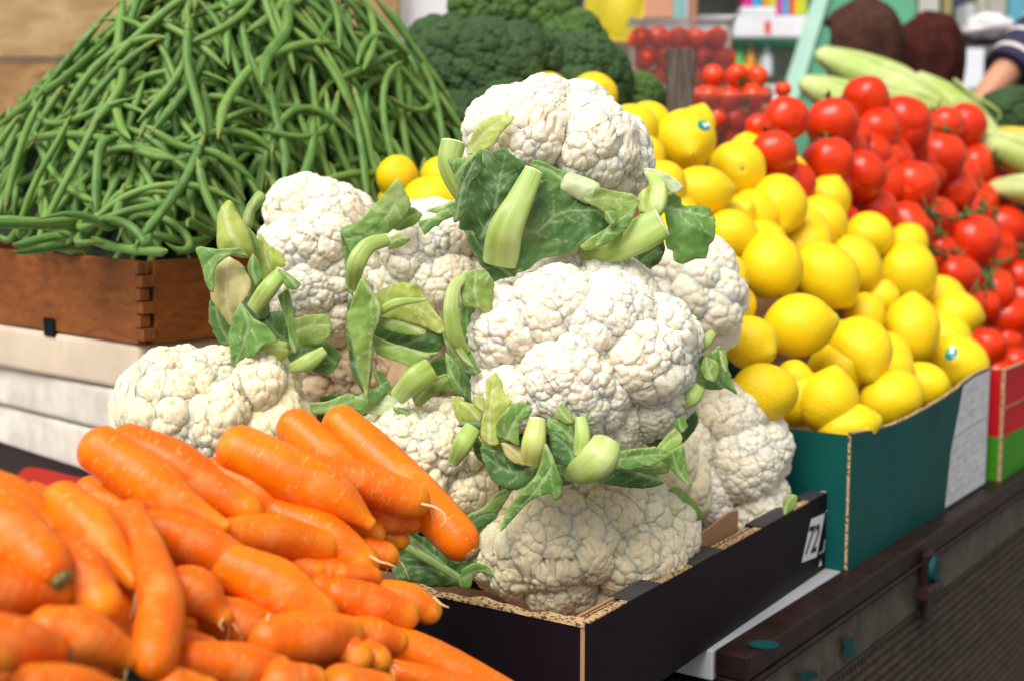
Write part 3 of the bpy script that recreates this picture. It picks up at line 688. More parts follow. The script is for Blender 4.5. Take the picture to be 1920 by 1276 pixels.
# ------------------------------------------------------------------ leaves and stalks
LS = [0]
def leaf(parent, pts, wl_, wr_, col, zl=.0, zr=.0, ruff=.10, wave=.004, name='leaf', jag=.10, n=34, m=19):
    """pts: pixel column, row, depth along the midrib; wl/wr pixel widths; zl/zr how far the edges come towards the camera (m)"""
    LS[0] += 1; sd_ = LS[0]; Q = catmull(pts, n); wl2 = catmull([[w] for w in wl_], n)[:, 0]; wr2 = catmull([[w] for w in wr_], n)[:, 0]
    zl = np.interp(np.linspace(0, 1, n), np.linspace(0, 1, len(zl)), zl) if hasattr(zl, '__len__') else np.full(n, zl)
    zr = np.interp(np.linspace(0, 1, n), np.linspace(0, 1, len(zr)), zr) if hasattr(zr, '__len__') else np.full(n, zr)
    P = np.array([at(*q) for q in Q]); D = np.gradient(Q[:, :2], axis=0); D /= np.linalg.norm(D, axis=1)[:, None] + 1e-9
    V = []; lf = []
    for i in range(n):
        side = np.array([D[i, 1], -D[i, 0]]); sw = RT * side[0] - UP * side[1]; s = i / (n - 1); k = Q[i, 2] / FPX
        for j in range(m):
            t = -1 + 2 * j / (m - 1); w = (wl2[i] if t > 0 else wr2[i]); zz = zl[i] if t > 0 else zr[i]; at_ = abs(t)
            e = 1 + jag * (mnoise.noise(Vector((s * 9, sd_ * 3.1 + (5 if t > 0 else 0), 0))) * 1.6 + mnoise.noise(Vector((s * 31, sd_ * 3.1 + (5 if t > 0 else 0), 2)))) * at_
            rf = wave * .6 * at_ ** 1.5 * (math.sin(s * 6.5 + sd_ + (2 if t > 0 else 0)) + .5 * math.sin(s * 14 + sd_ * 2 + 3 * t) + 1.2 * mnoise.noise(Vector((s * 6, sd_ * 7.7, t * 2)))) + .0012 * mnoise.noise(Vector((s * 14, t * 7, sd_)))
            p = P[i] + sw * (w * k * t * e) - FW * (zz * at_ ** 1.6 + rf) + sw * (-.25 * abs(zz) * t * at_ ** 2)
            p = p - FW * (.0016 * (1 - min(1, at_ * 5)) )
            V.append(p); lf.append((t, s, 0))
    F = [(i * m + j, (i + 1) * m + j, (i + 1) * m + j + 1, i * m + j + 1) for i in range(n - 1) for j in range(m - 1)]
    o = mk(name, V, F, M[col], parent, attr={'lf': lf}, solid=.0011)
    return o
def stalk(parent, pts, r, col='stalk', flat=.7, cut=0, name='stalk', n=22, seg=22):
    Q = catmull(pts, n); P = np.array([at(*q) for q in Q]); rr_ = catmull([[x] for x in r], n)[:, 0] * Q[:, 2] / FPX
    V, F, tc, ss = tube(P, np.maximum(rr_, .0004), seg, flat, ref=-FW)
    # ribs along the stalk
    cc = P[np.minimum((ss * (n - 1) + .5).astype(int), n - 1)]
    an = np.arctan2(tc[:, 1], tc[:, 0]); amp = (1 / (np.abs(np.cos(an)) ** 3 + np.abs(np.sin(an)) ** 3) ** (1 / 3)) * .93 + .035 * np.sin(an * 3 + ss * 2.5 + 1) + .02 * np.sin(an * 9 + ss * 2)
    V = cc + (V - cc) * amp[:, None]
    o = mk(name, V, F, M[col], parent, attr={'tc': tc})
    b = o.modifiers.new('b', 'BEVEL'); b.width = .0012; b.segments = 2; b.limit_method = 'ANGLE'; b.angle_limit = R(50)
    if cut:
        e = -1 if cut > 0 else 0; d_ = nv(P[-1] - P[-2]) if cut > 0 else nv(P[0] - P[1])
        V2, F2, t2, s2 = tube(np.array([P[e] + d_ * .0002, P[e] + d_ * .0014]), [rr_[e] * .93, rr_[e] * .86], seg, flat, ref=-FW)
        mk('cut_end', V2, F2, M['cut'], o)
    return o
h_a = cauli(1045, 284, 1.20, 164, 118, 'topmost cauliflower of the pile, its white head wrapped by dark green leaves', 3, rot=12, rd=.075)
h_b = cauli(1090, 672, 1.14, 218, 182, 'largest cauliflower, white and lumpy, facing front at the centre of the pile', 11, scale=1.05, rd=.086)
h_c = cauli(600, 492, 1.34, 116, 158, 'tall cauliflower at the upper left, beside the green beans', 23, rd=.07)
h_k = cauli(670, 668, 1.38, 118, 105, 'warm shaded cauliflower wedged low under the upper left one', 31, 'curd_shaded', hi=False)
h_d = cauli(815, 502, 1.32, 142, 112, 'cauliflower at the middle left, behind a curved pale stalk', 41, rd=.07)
h_j = cauli(850, 690, 1.36, 125, 85, 'shaded cauliflower tucked between the middle left and the largest one', 47, 'curd_shaded', hi=False)
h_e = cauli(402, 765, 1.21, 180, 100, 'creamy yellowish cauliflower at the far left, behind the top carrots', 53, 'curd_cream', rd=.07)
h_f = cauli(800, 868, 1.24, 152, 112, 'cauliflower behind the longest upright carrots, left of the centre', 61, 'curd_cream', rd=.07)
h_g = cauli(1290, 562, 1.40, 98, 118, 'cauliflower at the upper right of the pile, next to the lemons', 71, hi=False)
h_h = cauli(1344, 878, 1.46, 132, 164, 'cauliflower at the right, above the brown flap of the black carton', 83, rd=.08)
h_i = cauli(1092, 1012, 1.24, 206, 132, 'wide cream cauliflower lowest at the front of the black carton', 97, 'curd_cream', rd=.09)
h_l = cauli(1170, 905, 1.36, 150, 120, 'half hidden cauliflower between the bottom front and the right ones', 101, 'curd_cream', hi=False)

from mathutils.geometry import delaunay_2d_cdt
def segd(P, a, b):
    d = b - a; t = np.clip(((P - a) @ d) / max(d @ d, 1e-9), 0, 1); return np.linalg.norm(P - a - t[:, None] * d, axis=1), t
PL = [0]
def pleaf(parent, poly, d, col, mid=None, bulge=.008, tilt=(0, 0), thick=.0012, step=3.6, base=.0, fold=.0035, jag=1.0, vw=2.1, name='leaf', lat=True):
    """leaf blade from its outline (pixel columns and rows at depth d), cupped, folded and given real thickness"""
    PL[0] += 1; sd_ = PL[0]; poly = np.array(poly, float); n0 = len(poly); c0 = poly.mean(0)
    out = []
    for i in range(n0):                                  # rounded outline
        p0, p1, p2, p3 = poly[i - 1], poly[i], poly[(i + 1) % n0], poly[(i + 2) % n0]; k = max(1, int(np.linalg.norm(p2 - p1) / step))
        for q in range(k):
            f = q / k; cm = .5 * ((2 * p1) + (p2 - p0) * f + (2 * p0 - 5 * p1 + 4 * p2 - p3) * f * f + (3 * p1 - p0 - 3 * p2 + p3) * f ** 3); p = cm * .6 + (p1 + (p2 - p1) * f) * .4
            v = nv(p - c0 + 1e-6); out.append(p + v * jag * (1.3 * mnoise.noise(Vector((p[0] * .11, p[1] * .11, sd_))) + .9 * mnoise.noise(Vector((p[0] * .4, p[1] * .4, sd_)))))
    out = np.array(out); m = len(out)
    def inside(P):
        r = np.zeros(len(P), bool)
        for i in range(m):
            a, b = out[i], out[(i + 1) % m]; cnd = ((a[1] > P[:, 1]) != (b[1] > P[:, 1])); x = (b[0] - a[0]) * (P[:, 1] - a[1]) / (b[1] - a[1] + 1e-12) + a[0]; r ^= cnd & (P[:, 0] < x)
        return r
    gx, gy = np.meshgrid(np.arange(out[:, 0].min(), out[:, 0].max(), step), np.arange(out[:, 1].min(), out[:, 1].max(), step)); gx = gx + (np.arange(gx.shape[0]) % 2 * step / 2)[:, None]
    Gp = np.stack([gx.ravel(), gy.ravel()], 1); Gp = Gp[inside(Gp)]
    ed = np.full(len(Gp), 1e9)
    for i in range(m): ed = np.minimum(ed, segd(Gp, out[i], out[(i + 1) % m])[0])
    Gp = Gp[ed > step * .5]
    pts = [Vector(p) for p in out] + [Vector(p) for p in Gp]
    vo, _, fo_, *_r = delaunay_2d_cdt(pts, [], [list(range(m))], 1, 1e-5)
    P = np.array([v[:] for v in vo]); F = [tuple(f) for f in fo_]
    if not F: return None
    ed = np.full(len(P), 1e9)
    for i in range(m): ed = np.minimum(ed, segd(P, out[i], out[(i + 1) % m])[0])
    if mid is None:
        q = poly - c0; w, ev = np.linalg.eigh(q.T @ q); ax = ev[:, 1]; t = q @ ax; a, b = c0 + ax * t.min() * .95, c0 + ax * t.max() * .95
        if a[1] < b[1]: a, b = b, a
        pv = np.array([-ax[1], ax[0]]) * (t.max() - t.min()) * .07; mid = [a, (a + b) / 2 + pv, b]
    mid = catmull(mid, 14); ml = np.concatenate([[0], np.cumsum(np.linalg.norm(np.diff(mid, axis=0), axis=1))])
    vn = np.zeros(len(P)); dm = np.full(len(P), 1e9); sm_ = np.zeros(len(P))
    for i in range(13):
        dd, t = segd(P, mid[i], mid[i + 1]); b_ = dd < dm; dm = np.where(b_, dd, dm); sm_ = np.where(b_, (ml[i] + t * (ml[i + 1] - ml[i])) / ml[-1], sm_)
    wv = vw * 1.5 * (1.15 - .7 * sm_); vn = np.clip(1.3 - dm / wv, 0, 1)
    if lat:
        k = 0; s_ = ml[-1] * .08; rr_ = random.Random(sd_)
        while s_ < ml[-1] * .92:
            j = np.searchsorted(ml, s_) - 1; p = mid[j] + (mid[j + 1] - mid[j]) * (s_ - ml[j]) / max(ml[j + 1] - ml[j], 1e-6); T = nv(mid[j + 1] - mid[j]); sg = 1 if k % 2 else -1
            D = nv(T * .75 + np.array([-T[1], T[0]]) * sg * rr_.uniform(.6, 1.0)); L_ = 0
            while L_ < 90:
                p2 = p + D * 9; dd, t = segd(P, p, p2); w_ = vw * .8 * max(.35, 1 - L_ / 90); vn = np.maximum(vn, .8 * np.clip(1.2 - dd / w_, 0, 1)); p = p2; L_ += 9
                D = nv(D + T * .10 + np.array([rr_.uniform(-.25, .25), rr_.uniform(-.25, .25)]))
            k += 1; s_ += rr_.uniform(12, 20)
    x, y = P[:, 0] - c0[0], P[:, 1] - c0[1]; sz = math.sqrt(len(P)) * step; bulge = bulge if thick > .002 else min(bulge, sz * d / FPX * .07); fold = min(fold, sz * d / FPX * .055)
    dep = d - bulge * (1 - np.exp(-ed / (sz * .30))) + tilt[0] * x / 100 + tilt[1] * y / 100 - .0009 * vn
    dep += fold * np.array([mnoise.noise(Vector((a * .022, b * .022, sd_ * 2.3))) * 1.5 + .5 * mnoise.noise(Vector((a * .06, b * .06, sd_))) for a, b in P]) * (1 + .8 * np.exp(-ed / 10))
    side = np.exp(-dm / (sz * .10)); dep += .0022 * side * (fold > .001)
    V = np.array([at(a, b, c) for (a, b), c in zip(P, dep)])
    bs = np.exp(-np.linalg.norm(P - mid[0], axis=1) / max(base, 1e-3)) if base else np.zeros(len(P))
    rim = np.exp(-ed / 2.0)
    return mk(name, V, F, M[col], parent, attr={'lv': np.stack([vn, bs, rim], 1)}, solid=thick)
def m_pleaf(name, dark, mid, vein, pale, trans=.25, rough=.42):
    t = NT(name); a = t.n('ShaderNodeAttribute', _attribute_name='lv').outputs['Vector']; sp = t.n('ShaderNodeSeparateXYZ'); t.l(a, sp.inputs[0]); vn, bs, rim = sp.outputs
    co = t.coord(); f = t.noise(co, 26, 4, .55, .3); f2 = t.noise(co, 120, 3, .6)
    c = t.mix(t.ramp(f, [(.32, 0.), (.70, 1.)]), dark, mid); c = t.mix(t.math('MULTIPLY', t.ramp(f2, [(.45, 0.), (.7, 1.)]), .22), c, tuple(x * 1.5 for x in mid))
    c = t.mix(bs, c, pale)
    ve = t.n('ShaderNodeTexVoronoi', _feature='DISTANCE_TO_EDGE', Scale=210); t.l(co, ve.inputs['Vector']); net = t.math('MULTIPLY', t.math('SUBTRACT', 1, t.math('DIVIDE', ve.outputs['Distance'], .05), 0, True), .16)
    c = t.mix(t.math('MAXIMUM', t.math('MULTIPLY', vn, .8), net), c, vein); c = t.mix(t.math('MULTIPLY', rim, .35), c, pale)
    return t.bsdf(c, rough, t.bump(t.math('ADD', f2, t.math('MULTIPLY', net, 3)), .0006, .6), spec=.35, trans=trans)
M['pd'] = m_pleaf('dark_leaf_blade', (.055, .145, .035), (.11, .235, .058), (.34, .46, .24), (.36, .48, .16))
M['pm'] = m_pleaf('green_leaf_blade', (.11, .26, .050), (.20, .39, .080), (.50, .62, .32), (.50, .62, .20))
M['pl'] = m_pleaf('light_leaf_blade', (.20, .36, .06), (.34, .48, .11), (.60, .68, .38), (.58, .66, .26))
M['py'] = m_pleaf('yellow_leaf_blade', (.38, .50, .07), (.54, .62, .16), (.72, .76, .42), (.66, .62, .22))
M['pw'] = m_pleaf('pale_leaf_base', (.55, .68, .34), (.70, .78, .50), (.80, .84, .62), (.78, .82, .58))
M['po'] = m_pleaf('cream_leaf_base', (.50, .46, .15), (.62, .58, .28), (.66, .66, .40), (.60, .36, .12), .12)
def PLs(h, items):
    for it in items:
        k = it[3] if len(it) > 3 else {}; pleaf(h, it[0], it[1], it[2], **k)
# --- leaves of the topmost head
PLs(h_a, [
 ([(945, 470), (1100, 470), (1240, 450), (1235, 495), (1160, 512), (1040, 506), (955, 520)], 1.165, 'pd'),
 ([(860, 400), (905, 420), (960, 470), (985, 520), (930, 530), (890, 480)], 1.16, 'pd'),
 ([(840, 299), (876, 295), (903, 279), (912, 282), (896, 305), (886, 332), (861, 352), (850, 325)], 1.12, 'pm'),
 ([(899, 286), (909, 279), (922, 286), (946, 276), (959, 289), (975, 302), (985, 309), (965, 352), (939, 391), (915, 448), (899, 451), (889, 434), (860, 428), (868, 378), (872, 345), (895, 325)], 1.115, 'pd', dict(mid=[(902, 448), (925, 400), (935, 350), (948, 290)], bulge=.006, tilt=(-.006, 0), fold=.007)),
 ([(850, 418), (853, 378), (860, 345), (871, 312), (893, 289), (903, 281), (901, 325), (882, 345), (876, 378), (866, 408)], 1.10, 'pd', dict(fold=.004, tilt=(-.01, 0), mid=[(855, 410), (868, 350), (890, 300)])),
 ([(998, 300), (1018, 303), (1045, 317), (1072, 327), (1060, 358), (1032, 348), (1015, 335), (998, 325)], 1.118, 'pm', dict(lat=False)),
 ([(1065, 327), (1084, 331), (1111, 341), (1124, 352), (1104, 380), (1080, 370), (1052, 354)], 1.113, 'pw', dict(thick=.004, lat=False, fold=.001, jag=.3)),
 ([(1018, 338), (1051, 345), (1075, 355), (1088, 368), (1118, 381), (1134, 396), (1153, 415), (1131, 435), (1098, 452), (1075, 470), (1051, 478), (1032, 481), (1012, 488), (985, 508), (955, 510), (966, 471), (978, 421), (990, 378), (1005, 348)], 1.108, 'pd', dict(mid=[(978, 430), (1008, 434), (1045, 403), (1085, 395), (1140, 398)], bulge=.014, fold=.004, tilt=(.006, -.004), base=22, jag=.6)),
 ([(1118, 352), (1151, 358), (1187, 365), (1199, 378), (1194, 391), (1180, 415), (1167, 438), (1144, 454), (1118, 466), (1098, 470), (1088, 462), (1108, 445), (1131, 433), (1150, 413), (1128, 395), (1094, 375)], 1.104, 'pl', dict(mid=[(1096, 376), (1140, 372), (1198, 380)], fold=.006, tilt=(.004, .004))),
 ([(1110, 446), (1150, 420), (1196, 384), (1190, 402), (1175, 428), (1150, 450), (1118, 464)], 1.094, 'pm', dict(fold=.002)),
 ([(1134, 398), (1151, 395), (1158, 411), (1147, 424), (1134, 411)], 1.09, 'pm', dict(lat=False)),
 ([(1208, 316), (1227, 317), (1263, 333), (1282, 352), (1263, 364), (1250, 356), (1230, 340), (1211, 331)], 1.135, 'pw', dict(lat=False)),
 ([(1250, 368), (1263, 362), (1276, 372), (1280, 386), (1309, 386), (1329, 391), (1336, 405), (1342, 411), (1339, 448), (1329, 461), (1323, 484), (1303, 486), (1283, 494), (1266, 491), (1260, 471), (1250, 464), (1247, 448), (1252, 431), (1248, 411), (1245, 388)], 1.145, 'pm', dict(mid=[(1246, 390), (1290, 398), (1342, 411)], bulge=.005, tilt=(.004, -.004), fold=.004, jag=1.2)),
 ([(1178, 481), (1213, 455), (1230, 455), (1243, 477), (1233, 487), (1222, 491), (1217, 519), (1200, 509), (1182, 504)], 1.15, 'pd', dict(jag=2.2)),
 ([(877, 290), (884, 255), (904, 228), (932, 216), (964, 218), (955, 235), (939, 251), (926, 271), (905, 285)], 1.117, 'py', dict(fold=.002, tilt=(-.012, 0), bulge=.003, thick=.0008)),
 ([(1196, 368), (1212, 352), (1222, 375), (1214, 400), (1198, 398)], 1.125, 'py', dict(lat=False)),
])
stalk(h_a, [(1000, 322, 1.092), (974, 378, 1.084), (948, 435, 1.084), (940, 492, 1.10)], [20, 27, 35, 36], 'stalk', .5, -1)
stalk(h_a, [(1085, 478, 1.135), (1140, 472, 1.12), (1200, 440, 1.105), (1240, 418, 1.10)], [14, 24, 36, 32], 'stalk', .5, 1)
stalk(h_a, [(1214, 322, 1.14), (1234, 350, 1.125), (1232, 385, 1.118), (1220, 405, 1.12)], [7, 17, 19, 14], 'stalk', .5)
stalk(h_a, [(849, 268, 1.15), (843, 305, 1.148), (856, 345, 1.15), (882, 392, 1.155)], [25, 24, 20, 12], 'stalk', .7, -1)
# --- leaves of the largest head
PLs(h_b, [
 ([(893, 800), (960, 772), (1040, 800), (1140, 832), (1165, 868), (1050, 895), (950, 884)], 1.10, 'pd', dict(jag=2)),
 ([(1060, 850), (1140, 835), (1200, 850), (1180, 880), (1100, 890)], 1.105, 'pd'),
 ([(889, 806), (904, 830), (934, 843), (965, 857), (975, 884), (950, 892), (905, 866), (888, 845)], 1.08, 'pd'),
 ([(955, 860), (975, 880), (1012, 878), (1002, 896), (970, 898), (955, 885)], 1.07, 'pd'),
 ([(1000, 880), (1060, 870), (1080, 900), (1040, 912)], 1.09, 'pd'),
 ([(911, 715), (928, 697), (941, 715), (945, 735), (960, 752), (945, 776), (933, 803), (936, 832), (917, 834), (901, 816), (905, 782), (912, 749)], 1.045, 'py', dict(mid=[(918, 830), (918, 770), (928, 705)], fold=.004, bulge=.004, thick=.0012)),
 ([(888, 740), (907, 743), (909, 772), (890, 762)], 1.06, 'py', dict(lat=False)),
 ([(932, 789), (956, 759), (975, 753), (997, 765), (990, 782), (973, 790), (973, 835), (955, 826), (932, 818)], 1.04, 'pm', dict(mid=[(950, 825), (962, 795), (985, 762)], fold=.006, base=12)),
 ([(940, 830), (975, 838), (985, 872), (955, 862)], 1.045, 'po', dict(lat=False)),
 ([(1026, 784), (1042, 787), (1069, 791), (1078, 820), (1078, 838), (1056, 818), (1042, 811), (1030, 818)], 1.045, 'pm', dict(jag=1.6)),
 ([(1030, 816), (1042, 808), (1063, 821), (1082, 850), (1084, 870), (1063, 872), (1040, 862)], 1.04, 'pd', dict(mid=[(1080, 868), (1062, 835), (1036, 815)])),
 ([(1040, 779), (1053, 754), (1067, 769), (1078, 789), (1063, 795)], 1.043, 'pl', dict(lat=False)),
 ([(1022, 828), (1036, 853), (1046, 880), (1054, 904), (1049, 933), (1039, 936), (1032, 924), (1009, 930), (988, 943), (965, 967), (938, 996), (949, 958), (973, 924), (1000, 897), (1013, 870)], 1.02, 'pm', dict(mid=[(1024, 835), (1034, 872), (1005, 918), (942, 990)], bulge=.006, tilt=(0, .004), jag=.8)),
 ([(1157, 863), (1184, 850), (1228, 836), (1247, 857), (1254, 884), (1225, 889), (1188, 879)], 1.075, 'pm', dict(base=20)),
 ([(1130, 840), (1160, 842), (1200, 845), (1180, 862), (1150, 866)], 1.085, 'pd'),
 ([(1228, 847), (1245, 820), (1265, 803), (1278, 816), (1277, 836), (1255, 852)], 1.08, 'pl', dict(lat=False)),
 ([(1242, 857), (1279, 833), (1285, 857), (1290, 887), (1297, 911), (1270, 894), (1253, 872)], 1.07, 'pm', dict(jag=.5)),
 ([(1262, 790), (1280, 780), (1290, 800), (1275, 812)], 1.09, 'pm', dict(lat=False)),
 ([(857, 796), (880, 786), (906, 793), (901, 804), (870, 801)], 1.075, 'pd', dict(lat=False)),
 ([(862, 754), (887, 757), (903, 779), (897, 795), (866, 786)], 1.09, 'py', dict(lat=False)),
 ([(1304, 664), (1326, 666), (1346, 650), (1362, 661), (1365, 688), (1372, 715), (1382, 738), (1360, 727), (1343, 730), (1323, 727), (1304, 707), (1311, 684)], 1.115, 'pm', dict(fold=.012, jag=2)),
 ([(1322, 669), (1347, 680), (1344, 713), (1326, 713), (1314, 691)], 1.10, 'pl', dict(fold=.008)),
 ([(1348, 655), (1362, 668), (1364, 700), (1354, 690)], 1.10, 'pl', dict(lat=False)),
 ([(1296, 640), (1312, 628), (1318, 650), (1302, 662)], 1.11, 'pm', dict(lat=False)),
 ([(872, 512), (907, 504), (926, 529), (924, 558), (917, 590), (895, 578), (871, 575), (863, 547)], 1.085, 'pl', dict(fold=.007, jag=1.6, base=12)),
 ([(830, 620), (849, 641), (878, 652), (895, 683), (902, 696), (882, 703), (856, 681), (840, 661)], 1.09, 'pm', dict(fold=.006)),
 ([(846, 640), (866, 652), (880, 672), (890, 690), (866, 676)], 1.082, 'pl', dict(lat=False)),
])
stalk(h_b, [(1007, 788, 1.035), (1001, 830, 1.028), (996, 866, 1.035)], [18, 24, 20], 'stalk_yellow', .75, -1)
stalk(h_b, [(1088, 782, 1.045), (1092, 815, 1.04), (1088, 852, 1.042)], [12, 16, 15], 'stalk', .6)
stalk(h_b, [(1066, 886, 1.055), (1098, 878, 1.03), (1124, 856, 1.022), (1136, 832, 1.03)], [16, 32, 37, 30], 'stalk', .75, 1)
stalk(h_b, [(886, 802, 1.07), (868, 832, 1.062), (850, 866, 1.07)], [18, 20, 12], 'stalk', .6, 1)
stalk(h_b, [(1311, 726, 1.10), (1297, 746, 1.095), (1278, 764, 1.10)], [13, 16, 8], 'stalk', .6)
stalk(h_b, [(1336, 624, 1.12), (1322, 642, 1.115), (1304, 662, 1.12)], [9, 12, 9], 'stalk', .6)
stalk(h_b, [(882, 514, 1.09), (854, 536, 1.08), (846, 580, 1.075), (854, 632, 1.08), (874, 660, 1.09)], [7, 13, 16, 17, 10], 'stalk', .6)
# --- leaves of the middle left head
PLs(h_b, [
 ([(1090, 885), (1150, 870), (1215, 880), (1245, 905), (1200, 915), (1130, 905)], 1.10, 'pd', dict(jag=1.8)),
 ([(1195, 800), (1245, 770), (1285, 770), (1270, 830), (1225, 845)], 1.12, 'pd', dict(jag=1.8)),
 ([(870, 690), (905, 690), (915, 740), (895, 790), (872, 760)], 1.12, 'pd'),
 ([(905, 800), (930, 812), (950, 850), (935, 872), (905, 850)], 1.055, 'pl', dict(lat=False)),
 ([(835, 660), (862, 690), (880, 730), (862, 742), (840, 705)], 1.13, 'pm'),
])
PLs(h_b, [
 ([(900, 838), (935, 845), (985, 862), (1020, 868), (1000, 905), (955, 918), (920, 895)], 1.05, 'pd', dict(mid=[(1015, 872), (960, 885), (905, 850)], jag=1.5)),
 ([(1120, 862), (1175, 842), (1235, 838), (1262, 850), (1220, 872), (1165, 882)], 1.06, 'pm', dict(mid=[(1122, 868), (1190, 856), (1258, 850)], jag=1.2)),
 ([(868, 556), (890, 560), (905, 600), (895, 650), (872, 640), (862, 600)], 1.10, 'pm', dict(jag=1.4)),
])
PLs(h_c, [
 ([(395, 560), (425, 575), (450, 600), (440, 650), (410, 640), (392, 600)], 1.22, 'pd', dict(jag=1.6)),
 ([(560, 640), (610, 640), (640, 665), (620, 700), (575, 690)], 1.235, 'pm', dict(jag=1.6)),
])
PLs(h_d, [
 ([(655, 560), (690, 580), (700, 660), (690, 740), (660, 700), (650, 620)], 1.235, 'pd'),
 ([(790, 690), (850, 660), (880, 690), (870, 730), (820, 730)], 1.25, 'pm'),
 ([(600, 745), (660, 735), (720, 750), (700, 790), (620, 790)], 1.23, 'pd', dict(jag=2)),
 ([(639, 429), (668, 418), (694, 393), (724, 359), (746, 334), (757, 352), (771, 385), (757, 411), (738, 429), (724, 440), (705, 446), (676, 466), (661, 479), (648, 455)], 1.225, 'pm', dict(mid=[(752, 345), (735, 395), (690, 440), (650, 450)], base=55, bulge=.006, fold=.004, tilt=(0, .006), jag=.6)),
 ([(738, 429), (757, 411), (772, 388), (792, 402), (780, 420), (752, 432)], 1.235, 'pl', dict(lat=False)),
 ([(639, 433), (657, 440), (670, 466), (663, 495), (659, 525), (663, 556), (649, 542), (648, 503), (643, 473)], 1.23, 'pd', dict(jag=2.5)),
 ([(731, 444), (753, 440), (770, 449), (748, 463), (729, 467)], 1.215, 'pl', dict(jag=2)),
 ([(702, 554), (724, 540), (753, 529), (786, 536), (796, 554), (821, 591), (840, 613), (823, 626), (790, 611), (746, 600), (709, 593)], 1.21, 'py', dict(mid=[(708, 585), (760, 565), (835, 615)], fold=.005)),
 ([(705, 593), (746, 600), (799, 620), (795, 630), (753, 626), (707, 611)], 1.20, 'pl', dict(lat=False)),
 ([(700, 607), (753, 624), (797, 626), (812, 615), (832, 635), (825, 656), (797, 663), (742, 648), (703, 630)], 1.215, 'pd', dict(mid=[(700, 640), (760, 645), (815, 618)])),
 ([(698, 629), (742, 645), (797, 660), (825, 660), (797, 674), (775, 689), (746, 678), (707, 663)], 1.205, 'pl', dict(lat=False)),
 ([(676, 523), (687, 524), (698, 545), (715, 576), (711, 602), (699, 631), (699, 668), (692, 716), (689, 755), (680, 723), (667, 668), (653, 620), (651, 591), (664, 554)], 1.185, 'pl', dict(mid=[(680, 526), (711, 578), (694, 650), (688, 745)], bulge=.007, fold=.004, jag=.5)),
 ([(784, 415), (808, 409), (830, 391), (851, 378), (854, 404), (827, 417), (797, 439), (790, 429)], 1.215, 'pm', dict(jag=2.5)),
 ([(800, 395), (840, 380), (880, 360), (872, 392), (830, 402)], 1.225, 'pl', dict(jag=1.5)),
])
stalk(h_d, [(726, 449, 1.20), (690, 462, 1.19), (668, 496, 1.185), (662, 540, 1.20)], [13, 17, 19, 12], 'stalk', .6, -1)
stalk(h_d, [(712, 584, 1.195), (746, 567, 1.19), (800, 562, 1.195)], [9, 9, 3], 'stalk', .6)
# --- shaded head in the middle
PLs(h_j, [
 ([(580, 756), (613, 752), (650, 737), (672, 741), (726, 714), (729, 731), (702, 758), (680, 777), (650, 770), (591, 777)], 1.20, 'pm', dict(jag=1.6, base=30, mid=[(590, 770), (650, 755), (722, 722)])),
 ([(675, 745), (720, 735), (745, 752), (735, 775), (690, 775)], 1.205, 'pw', dict(lat=False)),
 ([(772, 742), (800, 715), (836, 700), (842, 712), (815, 740), (785, 762)], 1.195, 'pl', dict(lat=False)),
 ([(735, 762), (765, 768), (772, 782), (750, 780)], 1.19, 'pm', dict(jag=2, lat=False)),
 ([(848, 742), (875, 752), (892, 790), (868, 800), (852, 775)], 1.13, 'py', dict(lat=False)),
 ([(700, 690), (720, 700), (738, 735), (722, 742), (706, 716)], 1.22, 'pl', dict(lat=False)),
])
stalk(h_j, [(746, 744, 1.185), (778, 710, 1.175), (806, 692, 1.185)], [18, 25, 24], 'stalk', .5, -1)
